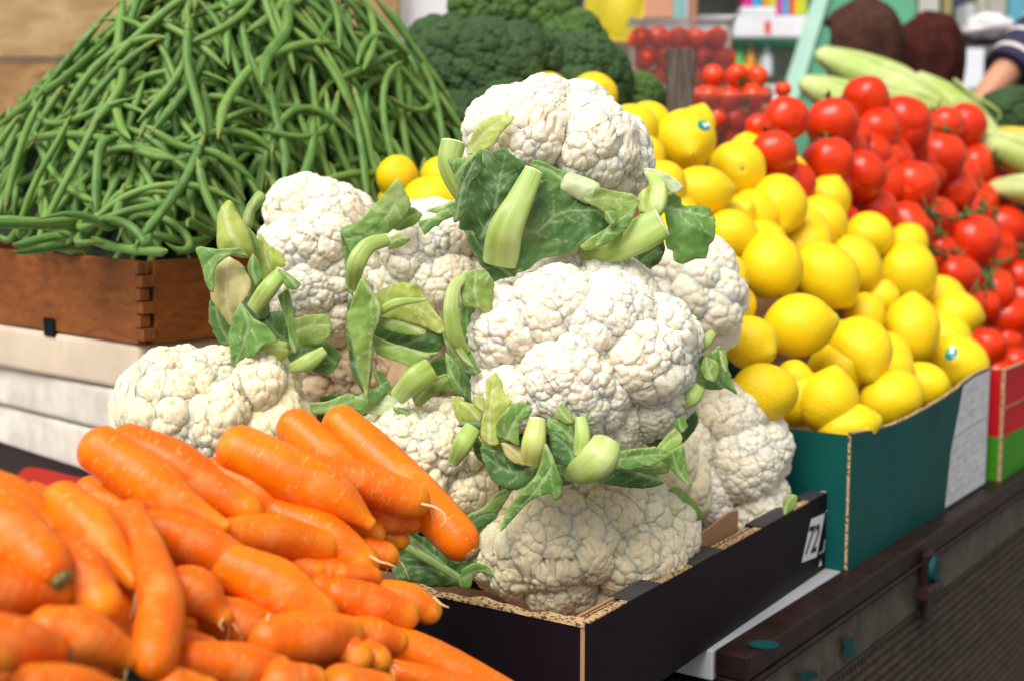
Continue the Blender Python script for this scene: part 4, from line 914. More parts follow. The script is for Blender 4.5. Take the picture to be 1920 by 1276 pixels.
# --- leaves of the upper left head
PLs(h_c, [
 ([(481, 591), (532, 584), (549, 613), (549, 652), (521, 648), (500, 624)], 1.225, 'pd'),
 ([(455, 500), (500, 520), (505, 590), (470, 600), (450, 560)], 1.225, 'pd'),
 ([(413, 404), (420, 389), (431, 379), (439, 396), (457, 422), (466, 444), (472, 480), (415, 468), (411, 429)], 1.20, 'py', dict(thick=.006, bulge=.012, fold=.001, jag=.3, lat=False)),
 ([(455, 420), (466, 385), (485, 360), (497, 372), (477, 398), (471, 424), (459, 431)], 1.215, 'pl', dict(thick=.004, lat=False, jag=.4)),
 ([(459, 424), (479, 440), (487, 466), (475, 483), (461, 466)], 1.205, 'pm', dict(lat=False)),
 ([(485, 438), (503, 457), (531, 477), (534, 499), (514, 505), (496, 529), (479, 497)], 1.215, 'py', dict(fold=.005)),
 ([(474, 475), (487, 495), (490, 525), (477, 538), (464, 503)], 1.195, 'pm', dict(lat=False)),
 ([(404, 508), (430, 482), (455, 501), (470, 529), (465, 554), (448, 578), (435, 608), (416, 584), (398, 558)], 1.185, 'po', dict(thick=.005, bulge=.006, fold=.003, jag=.5, lat=False, mid=[(436, 606), (425, 550), (430, 484)])),
 ([(367, 466), (382, 463), (404, 467), (452, 465), (465, 482), (444, 478), (426, 482), (407, 497), (402, 512), (400, 549), (388, 536), (377, 495)], 1.168, 'pm', dict(mid=[(458, 476), (410, 478), (385, 500)], fold=.006, jag=1.2)),
 ([(441, 584), (452, 568), (477, 597), (503, 613), (520, 640), (492, 647), (477, 669), (452, 673), (437, 689), (432, 661), (429, 631), (436, 598)], 1.172, 'pm', dict(mid=[(452, 572), (465, 615), (442, 680)], jag=1.2)),
 ([(521, 554), (540, 543), (548, 569), (553, 613), (562, 650), (552, 663), (543, 646), (539, 613), (528, 576)], 1.185, 'pm', dict(lat=False)),
 ([(521, 503), (540, 513), (563, 530), (557, 542), (540, 541), (528, 525)], 1.17, 'pm', dict(lat=False)),
 ([(551, 598), (584, 590), (613, 590), (622, 606), (618, 631), (595, 647), (562, 645), (550, 620)], 1.215, 'pl', dict(fold=.006)),
 ([(485, 657), (503, 638), (536, 642), (541, 661), (521, 678), (496, 673)], 1.19, 'py', dict(thick=.003, lat=False)),
 ([(540, 660), (585, 650), (610, 655), (580, 690), (535, 700)], 1.215, 'pd'),
])
stalk(h_c, [(528, 510, 1.175), (502, 542, 1.168), (476, 578, 1.178)], [14, 18, 15], 'stalk', .65, -1)
stalk(h_c, [(546, 690, 1.195), (576, 679, 1.188), (608, 657, 1.195)], [10, 17, 10], 'stalk', .7)
# --- others
PLs(h_f, [
 ([(690, 960), (740, 975), (800, 1010), (840, 1040), (830, 1075), (770, 1060), (700, 1020)], 1.19, 'pd'),
 ([(780, 1010), (840, 1000), (890, 1020), (895, 1060), (850, 1075), (800, 1050)], 1.20, 'pd'),
 ([(735, 1040), (790, 1052), (860, 1085), (840, 1100), (760, 1085)], 1.17, 'pm', dict(lat=False)),
 ([(860, 960), (900, 940), (930, 960), (910, 1000), (880, 1010)], 1.20, 'pd'),
])
PLs(h_l, [
 ([(1270, 960), (1300, 985), (1330, 1020), (1320, 1050), (1285, 1030), (1270, 1000)], 1.27, 'pd'),
 ([(1235, 760), (1290, 745), (1310, 790), (1280, 830), (1240, 810)], 1.22, 'pd'),
 ([(1240, 700), (1300, 720), (1300, 770), (1250, 770)], 1.25, 'pm'),
])
PLs(h_h, [
 ([(1252, 921), (1269, 913), (1289, 927), (1310, 951), (1314, 968), (1293, 993), (1279, 999), (1257, 982), (1246, 955)], 1.23, 'pl', dict(mid=[(1285, 990), (1275, 950), (1262, 918)], thick=.003, bulge=.012)),
 ([(1221, 892), (1242, 912), (1258, 938), (1253, 952), (1236, 938), (1223, 911)], 1.22, 'pm', dict(lat=False)),
 ([(1468, 940), (1480, 925), (1495, 930), (1490, 950), (1470, 965)], 1.32, 'pl', dict(lat=False)),
])
PLs(h_i, [
 ([(965, 912), (957, 924), (936, 957), (924, 967), (895, 973), (875, 966), (905, 951), (930, 924)], 1.14, 'pl', dict(lat=False)),
 ([(934, 956), (930, 971), (894, 992), (878, 968), (905, 958)], 1.135, 'pd', dict(jag=1.6)),
 ([(730, 1045), (790, 1050), (850, 1070), (870, 1095), (800, 1098), (745, 1085)], 1.15, 'pd'),
 ([(862, 1098), (866, 1068), (888, 1054), (915, 1060), (928, 1082), (905, 1072), (888, 1076), (882, 1100)], 1.10, 'pm', dict(lat=False)),
])
stalk(h_i, [(735, 1010, 1.16), (800, 1045, 1.14), (870, 1088, 1.12)], [9, 9, 8], 'stalk_green', .7)
# ------------------------------------------------------------------ carrots
def dcar(px, py): return .75 + .00029 * px - .0005 * (py - 1000)
def carrot(path, r, lay, label=None, scar=0, root=None, shape='carrot', dd=0, tipw=1.0, scarc='scar_green'):
    """path of (col,row); r list of pixel radii; lay metres towards the camera; scar 1 = at start, 2 = at the end"""
    n = 40; Q = catmull([(x, y) for x, y in path], n); rp = catmull([[x] for x in r], n)[:, 0]
    D = np.array([dcar(x, y) for x, y in Q]) - lay + dd; D = np.full(n, 0) + np.polyval(np.polyfit(np.arange(n), D, 1), np.arange(n))
    P = np.array([at(x, y, d) for (x, y), d in zip(Q, D)]); rw = rp * D / FPX
    # round off the ends
    L = np.concatenate([[0], np.cumsum(np.linalg.norm(np.diff(P, axis=0), axis=1))])
    e0, e1 = rw[0] * .85, rw[-1] * 1.15
    T0, T1 = nv(P[0] - P[1]), nv(P[-1] - P[-2]); ex = []
    pre = [(P[0] + T0 * e0 * math.sin(a), rw[0] * max(math.cos(a), .02)) for a in np.linspace(math.pi / 2, 0, 9)[:-1]]
    post = [(P[-1] + T1 * e1 * math.sin(a), rw[-1] * max(math.cos(a) ** .9, .02)) for a in np.linspace(0, math.pi / 2, 9)[1:]]
    PP = np.array([p for p, _ in pre] + list(P) + [p for p, _ in post]); RR = np.array([q for _, q in pre] + list(rw) + [q for _, q in post])
    sd_ = rng.integers(1000)
    V, F, tc, ss = tube(PP, RR, 26, 1.0, caps=False)
    cc = np.repeat(PP, 26, 0); rd_ = V - cc; s = np.repeat(np.arange(len(PP)), 26)
    an = np.arctan2(tc[:, 1], tc[:, 0]); w = 1 + .025 * np.sin(2 * an + s * .07 + sd_) + .010 * np.sin(s * .28 + sd_) + .005 * np.sin(s * 1.1 + an * 2 + sd_)
    V = cc + rd_ * w[:, None]; tip = np.clip((s / len(PP) - .72) / .28, 0, 1) ** 1.3 * tipw
    tc = tc + np.array([0, 0, sd_ * .37])
    o = mk('carrot', V, F, M['carrot'], attr={'tc': tc, 'tipf': tip}, origin=PP[len(PP) // 2])
    setp(o, label or 'carrot buried between others in the pile', 'carrot', 'carrots heaped in the pile')
    if scar:
        e = PP[0] if scar == 1 else PP[-1]; t = T0 if scar == 1 else T1; rr_ = (RR[8] if scar == 1 else RR[-9]) * .46
        V2, F2, t2, s2 = tube(np.array([e - t * rr_ * 1.1, e + t * .0004, e + t * rr_ * .22, e + t * rr_ * .30]), [rr_ * 1.15, rr_ * 1.05, rr_ * .8, rr_ * .35], 20, .85)
        V2 += .12 * rr_ * np.array([mnoise.noise_vector(Vector(v) * 260) for v in V2])
        mk('stem_scar', V2, F2, M[scarc], o)
    if root:
        rx_ = [at(x, y, D[-1] - rw[-1] * .9 - .002 * k) for k, (x, y) in enumerate(root)]
        Q2 = catmull(rx_, 22); V2, F2, t2, s2 = tube(Q2, np.linspace(.0011, .0003, 22), 6); mk('rootlet', V2, F2, M['root'], o)
    # hairlike rootlets at the tip
    if not scar == 2 and rng.random() < .45:
        for _ in range(2):
            p = PP[-1]; d_ = nv(T1 + .8 * rng.normal(size=3)); q = [p, p + d_ * .004, p + d_ * .008 + np.array([0, 0, -.004]), p + d_ * .011 + np.array([0, 0, -.010 * rng.random()])]
            V2, F2, t2, s2 = tube(catmull(q, 10), np.linspace(.0005, .00012, 10), 5); mk('rootlet', V2, F2, M['root'], o)
    return o
carrot([(188, 842), (275, 900), (345, 950), (418, 984)], [46, 50, 36, 14], .050, 'plump pointed carrot on top at the left, below the foam boxes')
carrot([(238, 833), (330, 872), (400, 925), (455, 952)], [42, 47, 44, 34], .035, 'thick blunt carrot second from the left along the top of the pile')
carrot([(448, 842), (540, 888), (620, 925), (690, 978)], [49, 54, 46, 14], .052, 'largest topmost carrot in the middle, tapering to a bright yellow tip')
carrot([(553, 800), (600, 845), (660, 900)], [38, 42, 34], .012, 'carrot whose rounded top stands behind the largest middle carrot')
carrot([(638, 793), (700, 850), (780, 925), (855, 1005)], [37, 42, 44, 42], .028, 'long carrot leaning against the cauliflowers with a brown stem scar at its lower end', scar=2, scarc='scar', tipw=0)
carrot([(560, 880), (650, 895), (765, 935)], [34, 40, 37], .055, 'carrot lying across the long leaning one, a curly rootlet at its blunt tip', root=[(790, 944), (815, 950), (832, 962), (836, 975), (826, 985)])
carrot([(400, 885), (470, 915), (518, 960)], [30, 36, 18], .02, 'pale dusty carrot squeezed between two thick top carrots')
carrot([(118, 940), (175, 1000), (250, 1090)], [42, 50, 16], .050, 'dusty tapered carrot with a knotted pale root hanging off its tip', root=[(258, 1104), (252, 1135), (243, 1170), (241, 1195)])
carrot([(245, 965), (280, 1050), (302, 1130), (290, 1225)], [32, 37, 44, 46], .060, 'upright crooked carrot with a narrow waist, standing over its neighbours', tipw=.2)
carrot([(-70, 935), (0, 985), (75, 1050)], [58, 66, 54], .070, 'very close carrot at the left edge with a green stem scar', scar=2, tipw=0)
carrot([(250, 985), (350, 1010), (475, 1078)], [34, 46, 36], .033, 'long dusty carrot in the middle with a dangling white root at its yellow tip', root=[(497, 1088), (500, 1115), (503, 1140), (494, 1160), (490, 1175)])
carrot([(395, 1010), (500, 1002), (598, 1022)], [34, 40, 33], .028, 'smooth horizontal carrot below the largest top carrot, fine roots at its tip')
carrot([(520, 962), (600, 1000), (670, 1050)], [32, 46, 38], .018, 'carrot angled down right with a twiggy pale rootlet at its end', root=[(694, 1042), (712, 1052), (728, 1056), (742, 1062)])
carrot([(430, 1060), (520, 1100), (590, 1150)], [44, 52, 42], .034, 'big blunt carrot in the centre of the pile, below the twiggy ones', tipw=.4)
carrot([(590, 960), (650, 975), (695, 998)], [30, 38, 26], .004, 'carrot end just under the yellow tip of the largest carrot')
carrot([(690, 950), (730, 968), (768, 975)], [26, 34, 24], .014, 'short carrot end under the one with the curly rootlet')
carrot([(700, 985), (725, 1000), (745, 1010)], [24, 28, 20], -.01)
carrot([(690, 1030), (718, 1040)], [26, 27], .010, 'small round carrot end facing right above the black carton corner')
carrot([(640, 1078), (695, 1080)], [24, 19], .020, 'small carrot tip just below the twiggy rootlet')
carrot([(100, 1040), (150, 1080), (185, 1125)], [48, 58, 42], .052, 'broad blunt carrot end right of the green scarred one')
carrot([(-60, 1090), (20, 1105), (95, 1112)], [44, 50, 36], .040, 'dark orange carrot directly under the very close left one')
carrot([(-60, 1190), (20, 1205), (85, 1218)], [50, 54, 40], .052, 'carrot low at the left edge showing a green stem scar', scar=2, tipw=0)
carrot([(90, 1180), (160, 1195), (238, 1228)], [46, 54, 26], .046, 'carrot at the lower left with a pointed lighter tip')
carrot([(315, 1100), (365, 1110), (412, 1152)], [38, 48, 22], .038, 'carrot with bright yellow tip right of the upright crooked one', root=[(420, 1158), (412, 1170), (418, 1180)])
carrot([(400, 1150), (450, 1165), (495, 1190)], [36, 42, 30], .020, 'carrot end hanging with a thin forked white root over it', root=[(505, 1150), (495, 1172), (470, 1188), (450, 1196)])
carrot([(330, 1205), (385, 1218)], [34, 27], .020, 'small rounded carrot end between the crooked one and the bottom carrots')
carrot([(360, 1238), (450, 1250), (515, 1262)], [38, 46, 36], .036, 'shiny carrot at the bottom with small pale scars on its tip')
carrot([(500, 1200), (580, 1192), (640, 1190)], [44, 52, 40], .024, 'smooth thick carrot pointing right below the centre carrot')
carrot([(630, 1115), (690, 1130), (755, 1152)], [34, 39, 28], .026, 'carrot with two pale spots next to the black carton end')
carrot([(720, 1110), (765, 1122), (800, 1142)], [26, 31, 26], .010, 'carrot reaching furthest over the black carton corner, a whisker root on it', root=[(812, 1118), (828, 1132), (842, 1138)])
carrot([(650, 1185), (700, 1190), (738, 1200)], [30, 34, 26], .012, 'carrot end beneath the spotted one by the black carton')
carrot([(640, 1205), (668, 1228)], [26, 28], .022, 'little carrot tip with wrinkled white end, left of a round one')
carrot([(688, 1222), (704, 1232)], [28, 27], .018, 'little round carrot end right of the wrinkled tip')
carrot([(600, 1100), (628, 1115)], [26, 27], .006, 'carrot end half hidden above the centre of the pile')
carrot([(700, 1190), (790, 1225), (880, 1265), (975, 1308)], [34, 36, 32, 22], .000, 'long slim carrot running along the foot of the black carton')
carrot([(520, 1280), (575, 1285)], [46, 40], .040, 'round carrot end cut by the bottom edge, centre')
carrot([(640, 1290), (705, 1298)], [48, 40], .036, 'pale dusty carrot cut by the bottom edge, right of the centre')
carrot([(740, 1258), (830, 1280), (930, 1310)], [24, 26, 20], .010, 'thin carrot lowest at the right, under the long slim one')
carrot([(60, 1282), (130, 1290), (200, 1305)], [40, 46, 34], .046, 'carrot cut by the bottom edge at the lower left')
carrot([(-60, 1220), (-10, 1232)], [32, 30], .068, 'carrot end poking in at the far left edge')
carrot([(215, 1105), (232, 1180), (240, 1230)], [30, 30, 26], .004, 'deep red shaded carrot seen in the gap left of the crooked one')
carrot([(320, 1285), (380, 1300)], [38, 34], .030, 'carrot at the bottom edge under the crooked one')
carrot([(560, 1055), (588, 1068)], [24, 22], .008, 'tiny carrot end below the smooth horizontal one')
carrot([(520, 1060), (610, 1075), (660, 1080)], [36, 42, 34], -.004, 'shaded carrot under the one with the twiggy rootlet')
carrot([(60, 930), (110, 950)], [28, 28], .012, 'small carrot behind the two biggest left carrots')
carrot([(-60, 905), (20, 940), (90, 985)], [40, 46, 30], .030, 'carrot lying behind the very close left one')
carrot([(190, 935), (240, 960), (300, 1010)], [30, 30, 26], .006, 'pale carrot in the gap above the upright crooked one')
carrot([(440, 1150), (540, 1180), (600, 1185)], [30, 34, 28], .004, 'shaded carrot beneath the big blunt centre one')
carrot([(740, 1150), (650, 1170)], [24, 28], -.004)
rr = random.Random(12)
for k in range(58):
    x = rr.uniform(-60, 720); y = rr.uniform(905, 1290)
    if y < 880 + max(0, 120 - x) * .3 or x > 700 and y < 1150: continue
    if x < 150 and y < 960: continue
    if x + 40 > 560 + (y - 905) * .9 and y < 1120: continue
    a = rr.uniform(.1, .9); L_ = rr.uniform(60, 110); r_ = rr.uniform(34, 44)
    carrot([(x - L_ * math.cos(a), y - L_ * math.sin(a) * .6), (x, y), (x + 40 * math.cos(a), y + 40 * math.sin(a) * .7)], [r_ * .8, r_, r_ * .7], -.035 - .02 * (k % 2))
# box holding them
p = at(330, 1276, .80) * (1, 1, 0); bxc = thing('carrot_box', (-.22, .80, .70), 'plain dark box underneath the heap of carrots', 'box')
g = G(); g.box((-.52, .56, .86), (.44, 0, 0), (0, .008, 0), (0, 0, .18)); g.box((-.52, .95, .86), (.44, 0, 0), (0, .008, 0), (0, 0, .15)); g.box((-.52, .5685, .86), (.008, 0, 0), (0, .381, 0), (0, 0, .17)); g.box((-.088, .5685, .86), (.008, 0, 0), (0, .381, 0), (0, 0, .10)); g.box((-.511, .569, .862), (.422, 0, 0), (0, .38, 0), (0, 0, .12)); g.obj('shell', M['dark'], bxc)
g = G(); g.box((-.6, .5, .82), (.53, 0, 0), (0, .50, 0), (0, 0, .038))
for (x, y) in ((-.58, .52), (-.12, .52), (-.58, .94), (-.12, .94)): g.box((x, y, 0), (.04, 0, 0), (0, .04, 0), (0, 0, .819))
setp(g.obj('low_stand', M['dark']), 'dark low stand under the box of carrots', 'stand')
# ------------------------------------------------------------------ lemons
def lem_r(ct, e, nip):
    """radius for the cosine towards the nipple axis"""
    st2 = 1 - ct * ct; base = 1 / np.sqrt((ct / e) ** 2 + st2); th = np.arccos(np.clip(ct, -1, 1)); tb = math.pi - th
    return base * (1 + nip * np.exp(-(th / .26) ** 2) + .035 * np.exp(-(tb / .34) ** 2) - .06 * np.exp(-(tb / .13) ** 2))
def sphere_mesh(nt, npn):
    th = np.linspace(0, math.pi, nt) ; th = th + 0 * th; ph = np.linspace(0, 2 * math.pi, npn, endpoint=False)
    D = np.array([(math.sin(a) * math.cos(b), math.sin(a) * math.sin(b), math.cos(a)) for a in th for b in ph]); F = []
    for i in range(nt - 1):
        for j in range(npn):
            k = (j + 1) % npn; F.append((i * npn + j, (i + 1) * npn + j, (i + 1) * npn + k, i * npn + k))
    return D, F
SD, SF = sphere_mesh(40, 36)
TS = 1.1
def pile_d(px, py, s, z0=1.085, back=0):
    r = ray(px, py); n = nv(-TV - Z * 0); nn = TV * -s + Z
    p0 = Tc * (1, 1, 0) + Z * z0 + TV * back; return np.dot(p0 - CAM, nn) / np.dot(r, nn)
def rot_to(ax):
    q = Vector(ax).to_track_quat('Z', 'Y'); return np.array((q @ Quaternion((0, 0, 1), rng.random() * 6.28)).to_matrix())
def lemon(px, py, r, ax, label, e=1.16, sticker=None, scar=0, lay=0, d=None, nip=.13):
    d = (pile_d(px, py, TS, back=.038) if d is None else d) - lay; r = r * 1.05
    c = at(px, py, d); Rw = r * d / FPX; A3 = rot_to(sc2w(ax)); sd_ = rng.integers(500)
    lr = lambda D: (lem_r(D[:, 2], e, nip) * (1 + .018 * np.sin(D[:, 0] * 3 + sd_) + .015 * np.sin(D[:, 1] * 4 + D[:, 2] * 3 + sd_)))[:, None] * D
    V = c + (lr(SD) * Rw) @ A3.T; tip = np.exp(-((np.arccos(np.clip(SD[:, 2], -1, 1))) / .25) ** 2) + np.exp(-((math.pi - np.arccos(np.clip(SD[:, 2], -1, 1))) / .2) ** 2)
    o = mk('lemon', V, SF, M['lemon'], origin=c, attr={'tipf': tip}); setp(o, label, 'lemon', 'lemons heaped in the teal carton')
    k = e * .985
    for sg in ((-1,) if not scar else (-1, 1)):
        e_ = c + A3[:, 2] * Rw * (e * (1 - .03) if sg < 0 else e * (1 + nip * .96)) * sg
        V2, F2, t2, s2 = tube(np.array([e_ - A3[:, 2] * .002 * sg, e_ + A3[:, 2] * .0004 * sg, e_ + A3[:, 2] * .0009 * sg]), [.0034, .003, .0018] if sg < 0 else [.0018, .0016, .001], 8)
        mk('stem_scar', V2, F2, M['scar'], o)
    if sticker:
        sx, sy = sticker; u_ = sc2w(((sx - px) / r, -(sy - py) / r, math.sqrt(max(.05, 1 - ((sx - px) ** 2 + (sy - py) ** 2) / r / r)))); l_ = A3.T @ u_
        a = np.cross(l_, (0.3, .5, .2)); a /= np.linalg.norm(a); b = np.cross(l_, a); D = [l_]; F = []
        for i in range(1, 5):
            for j in range(18): t = j / 18 * 2 * math.pi; q = l_ + (a * math.cos(t) * .27 + b * math.sin(t) * .20) * i / 4; D.append(q / np.linalg.norm(q))
        for j in range(18): F.append((0, 1 + j, 1 + (j + 1) % 18))
        for i in range(3):
            for j in range(18): F.append((1 + i * 18 + j, 1 + (i + 1) * 18 + j, 1 + (i + 1) * 18 + (j + 1) % 18, 1 + i * 18 + (j + 1) % 18))
        D = np.array(D); V2 = c + (lr(D) * Rw * 1.012) @ A3.T
        so_ = mk('sticker', V2, F, [M['st_white'], M['st_green'], M['st_blue']], o)
        mi = []
        for f in so_.data.polygons:
            cl = np.mean([V2[i] for i in f.vertices], 0) - (c + lr(l_[None])[0] @ A3.T * Rw); x, y = cl @ (A3 @ a), cl @ (A3 @ b)
            mi.append(1 if y > .0015 and x > -.003 else (2 if (x < -.002 or y < -.004) else 0))
        so_.data.polygons.foreach_set('material_index', mi)
    return o
M['st_white'] = m_plain('sticker_white', (.75, .8, .78), .3, .05, 30, 0); M['st_green'] = m_plain('sticker_green', (.08, .5, .08), .3, .1, 30, 0); M['st_blue'] = m_plain('sticker_blue', (.01, .22, .30), .3, .1, 30, 0)
lemon(1433, 735, 52, (-1, .12, .2), 'lemon at the left front corner of the teal carton, lying sideways', 1.16, nip=.06)
lemon(1552, 752, 54, (.2, 1, .1), 'lemon in the front row with its nipple pointing straight up', 1.1)
lemon(1590, 800, 42, (1, .25, .1), 'front lemon lying sideways on the carton rim, green sticker on its left side', 1.3, sticker=(1543, 776), lay=.0)
lemon(1670, 748, 50, (-.8, -.6, .1), 'lemon in the front row just right of the stickered sideways one', 1.18, nip=.05, lay=.01)
lemon(1730, 722, 42, (.9, -.3, .2), 'lemon in the front row with a brown spot at its right tip', 1.14, lay=-.02)
lemon(1797, 684, 52, (-.5, .2, .9), 'lemon with a green and white sticker at the right end of the carton', 1.05, sticker=(1770, 662), scar=1)
lemon(1612, 658, 57, (.12, -.72, .68), 'round lemon above the front row, its nipple facing the viewer', 1.12, scar=1, lay=.03)
lemon(1708, 620, 50, (.05, 1, .0), 'tall upright lemon in the middle of the right side', 1.24, lay=.01)
lemon(1790, 590, 42, (1, -.16, .1), 'lemon lying sideways beside the lowest vine tomatoes, tip pointing right', 1.12)
lemon(1497, 610, 56, (.98, .16, .15), 'big sideways lemon with its tip pointing right, left of the gap', 1.14, lay=.03)
lemon(1405, 642, 48, (.6, -.35, .7), 'creased lemon next to the cauliflower, stem end towards the front', 1.08, scar=1)
lemon(1700, 512, 53, (-.2, -.95, .2), 'smooth lemon high on the right side of the heap, below the half hidden one', 1.08)
lemon(1550, 516, 54, (.62, -.75, .15), 'oval lemon in the centre of the heap slanting down to the right', 1.18, scar=1, lay=.02)
lemon(1603, 496, 46, (.5, -.85, .1), 'lemon just behind the slanting oval one in the centre', 1.2, lay=-.015)
lemon(1444, 500, 57, (-.15, .85, -.4), 'large round lemon left of the centre with its nipple at the top', 1.08, lay=.025)
lemon(1628, 442, 43, (1, -.1, .1), 'lemon below the front tomatoes, right of the round pale one', 1.02, nip=.07)
lemon(1700, 458, 38, (.6, .4, -.5), 'half hidden lemon at the border with the vine tomatoes', 1.05, lay=-.02)
lemon(1456, 385, 54, (.1, -.75, .6), 'large lemon in the upper middle with a dark nipple at the bottom', 1.06, sticker=(1411, 415), scar=1, lay=.02)
lemon(1540, 416, 46, (-.4, .5, -.5), 'pale lemon right of the large upper middle one', 1.08)
lemon(1550, 374, 42, (.3, .75, .5), 'lemon touching the lowest free standing tomatoes, stem scar upward', 1.03, scar=1, lay=-.02)
lemon(1382, 318, 51, (0, .1, -1), 'smooth lemon in front of the one with a pointed top', 1.05)
lemon(1402, 298, 42, (.25, .95, 0), 'lemon with a pointed top next to the leftmost tomatoes', 1.1, lay=-.03)
lemon(1283, 264, 56, (.12, -.5, .85), 'stickered lemon topping the heap in front of the wooden stake', 1.04, sticker=(1313, 242), scar=1, lay=.02)
lemon(1306, 236, 34, (.3, .9, 0), 'lemon directly behind the stickered top one', 1.1, lay=-.04)
lemon(1372, 440, 44, (-.8, .3, .3), 'lemon on the left side of the heap, half behind the dark green leaf', 1.08)
lemon(1312, 362, 48, (.95, .1, .1), 'long lemon behind the right leaves of the topmost cauliflower', 1.2)
lemon(1245, 345, 40, (-.5, .5, 0), 'lemon mostly hidden by the topmost cauliflower, low', 1.05)
lemon(1362, 522, 40, (0, -.8, .3), 'lemon tucked behind the upper right cauliflower', 1.12)
lemon(1382, 570, 34, (.4, -.6, .3), 'shaded orange toned lemon deep beside the upper right cauliflower', 1.08, lay=-.05)
lemon(1187, 242, 44, (-.6, .2, .2), 'lemon against the right side of the topmost cauliflower', 1.06)
lemon(1214, 232, 40, (.5, .3, -.5), 'lemon behind the one against the topmost cauliflower', 1.06, lay=-.04)
lemon(1212, 292, 34, (.3, -.8, .2), 'small visible slice of lemon below the top left group', 1.1)
lemon(1113, 182, 44, (.1, .2, .9), 'single lemon on the broccoli side, right of the topmost cauliflower peak', 1.04, d=1.88)
lemon(1027, 174, 36, (0, .3, .8), 'lemon peeping out behind the peak of the topmost cauliflower', 1.04, d=1.92)
lemon(1622, 590, 36, (-.1, -.8, .5), 'lemon in the gap under the slanting oval one', 1.12, lay=-.03)
lemon(1650, 562, 34, (.1, .6, .5), 'shaded lemon behind the tall upright one', 1.1, lay=-.05)
lemon(1490, 706, 30, (.5, -.4, .6), 'shadowed lemon in the hollow above the front row', 1.1, lay=-.03)
lemon(1387, 400, 32, (.3, .2, .8), 'lemon in the gap left of the large upper middle one', 1.1, lay=-.05)
lemon(745, 332, 38, (0, .5, .6), 'lemon under the green beans, left one of the group', 1.05, d=1.60)
lemon(824, 330, 34, (.3, .3, .6), 'lemon behind the curled stalk of the topmost cauliflower', 1.05, d=1.62)
lemon(806, 380, 48, (.9, .1, .3), 'biggest lemon between the beans and the topmost cauliflower', 1.15, d=1.55)
lemon(757, 380, 40, (-.6, .1, .3), 'lemon behind the biggest one under the beans', 1.1, d=1.62)
for (x0, x1, y_, dd, dp, lab) in ((715, 850, 418, 1.60, .10, 'small wooden box under the lemons between beans and cauliflowers'), (1000, 1112, 222, 1.88, .08, 'narrow wooden box under the two lemons by the broccoli')):
    a_, b_ = at(x0, y_, dd), at(x1, y_, dd); g = G(); g.box((a_[0], a_[1] - .04, ZT), (b_[0] - a_[0], 0, 0), (0, dp, 0), (0, 0, a_[2] - ZT)); setp(g.obj('wooden_box', M['board'], bevel=.002), lab, 'box')
rr = random.Random(5)
for k in range(46):
    x = rr.uniform(1230, 1800); y = rr.uniform(330, 770)
    if y > 700 - (x - 1700) * .9 and x > 1700: continue
    if x < 1400 and y > 600: continue
    if y < 330 + max(0, (x - 1450)) * .75 or x > 1770: continue
    lemon(x, y, 51, rng.normal(size=3), 'shaded lemon glimpsed between others in the %s %s part of the heap' % ('uppermost' if y < 420 else 'upper middle' if y < 520 else 'lower middle' if y < 620 else 'lowest', 'left' if x < 1430 else 'central' if x < 1580 else 'right'), 1.12, lay=-.055 - .02 * rr.random())
# ------------------------------------------------------------------ tomatoes
def tomato(px, py, r, ax, label, lay=0, calyx=True, d=None, name='tomato', mat='tomato', group='tomatoes heaped beside the lemons', cat='tomato', lo=False):
    r = r * (1.09 if d is None else 1); d = (pile_d(px, py, 2.2, back=.15) if d is None else d) - lay
    c = at(px, py, d); Rw = r * d / FPX; A3 = rot_to(sc2w(ax)); D, F = (SD, SF) if not lo else (SD2, SF2)
    th = np.arccos(np.clip(D[:, 2], -1, 1)); ph = np.arctan2(D[:, 1], D[:, 0]); s0 = rng.random() * 6
    rad = (1 - .10 * D[:, 2] ** 2) * (1 - .17 * np.exp(-(th / .38) ** 2) - .04 * np.exp(-((math.pi - th) / .3) ** 2)) * (1 + .022 * np.cos(5 * ph + s0) * np.sin(th) + .02 * np.sin(2 * ph + s0))
    V = c + (rad[:, None] * D * Rw) @ A3.T
    o = mk(name, V, F, M[mat], origin=c); setp(o, label, cat, group)
    if calyx:
        g = G(); top = c + A3[:, 2] * Rw * .80; ns = 5
        for k in range(ns):
            a = 2 * math.pi * k / ns + s0; o1 = A3[:, 0] * math.cos(a) + A3[:, 1] * math.sin(a); sdv = np.cross(A3[:, 2], o1); lf_ = rng.uniform(.45, .8); cv = rng.uniform(-.1, .35)
            pts = []
            for t in np.linspace(0, 1, 6):
                m_ = top + o1 * Rw * lf_ * t + A3[:, 2] * Rw * (.10 * math.sin(t * 2.5) + cv * t * t + .02); w = Rw * .085 * math.sin(math.pi * (t * .85 + .15)) + .0002; pts += [m_ - sdv * w, m_ + A3[:, 2] * w * .4, m_ + sdv * w]
            F2 = [(q * 3 + j, q * 3 + 3 + j, q * 3 + 4 + j, q * 3 + 1 + j) for q in range(5) for j in range(2)]
            g.add(pts, F2)
        V2, F2, t2, s2 = tube(np.array([top, top + A3[:, 2] * Rw * .18, top + A3[:, 2] * Rw * .36 + A3[:, 0] * Rw * .1]), [.0022, .0018, .0022], 8); g.add(V2, F2)
        co = g.obj('calyx', M['vine'], o, smooth=True); sm = co.modifiers.new('s', 'SOLIDIFY'); sm.thickness = .0008
    return o
SD2, SF2 = sphere_mesh(18, 16)
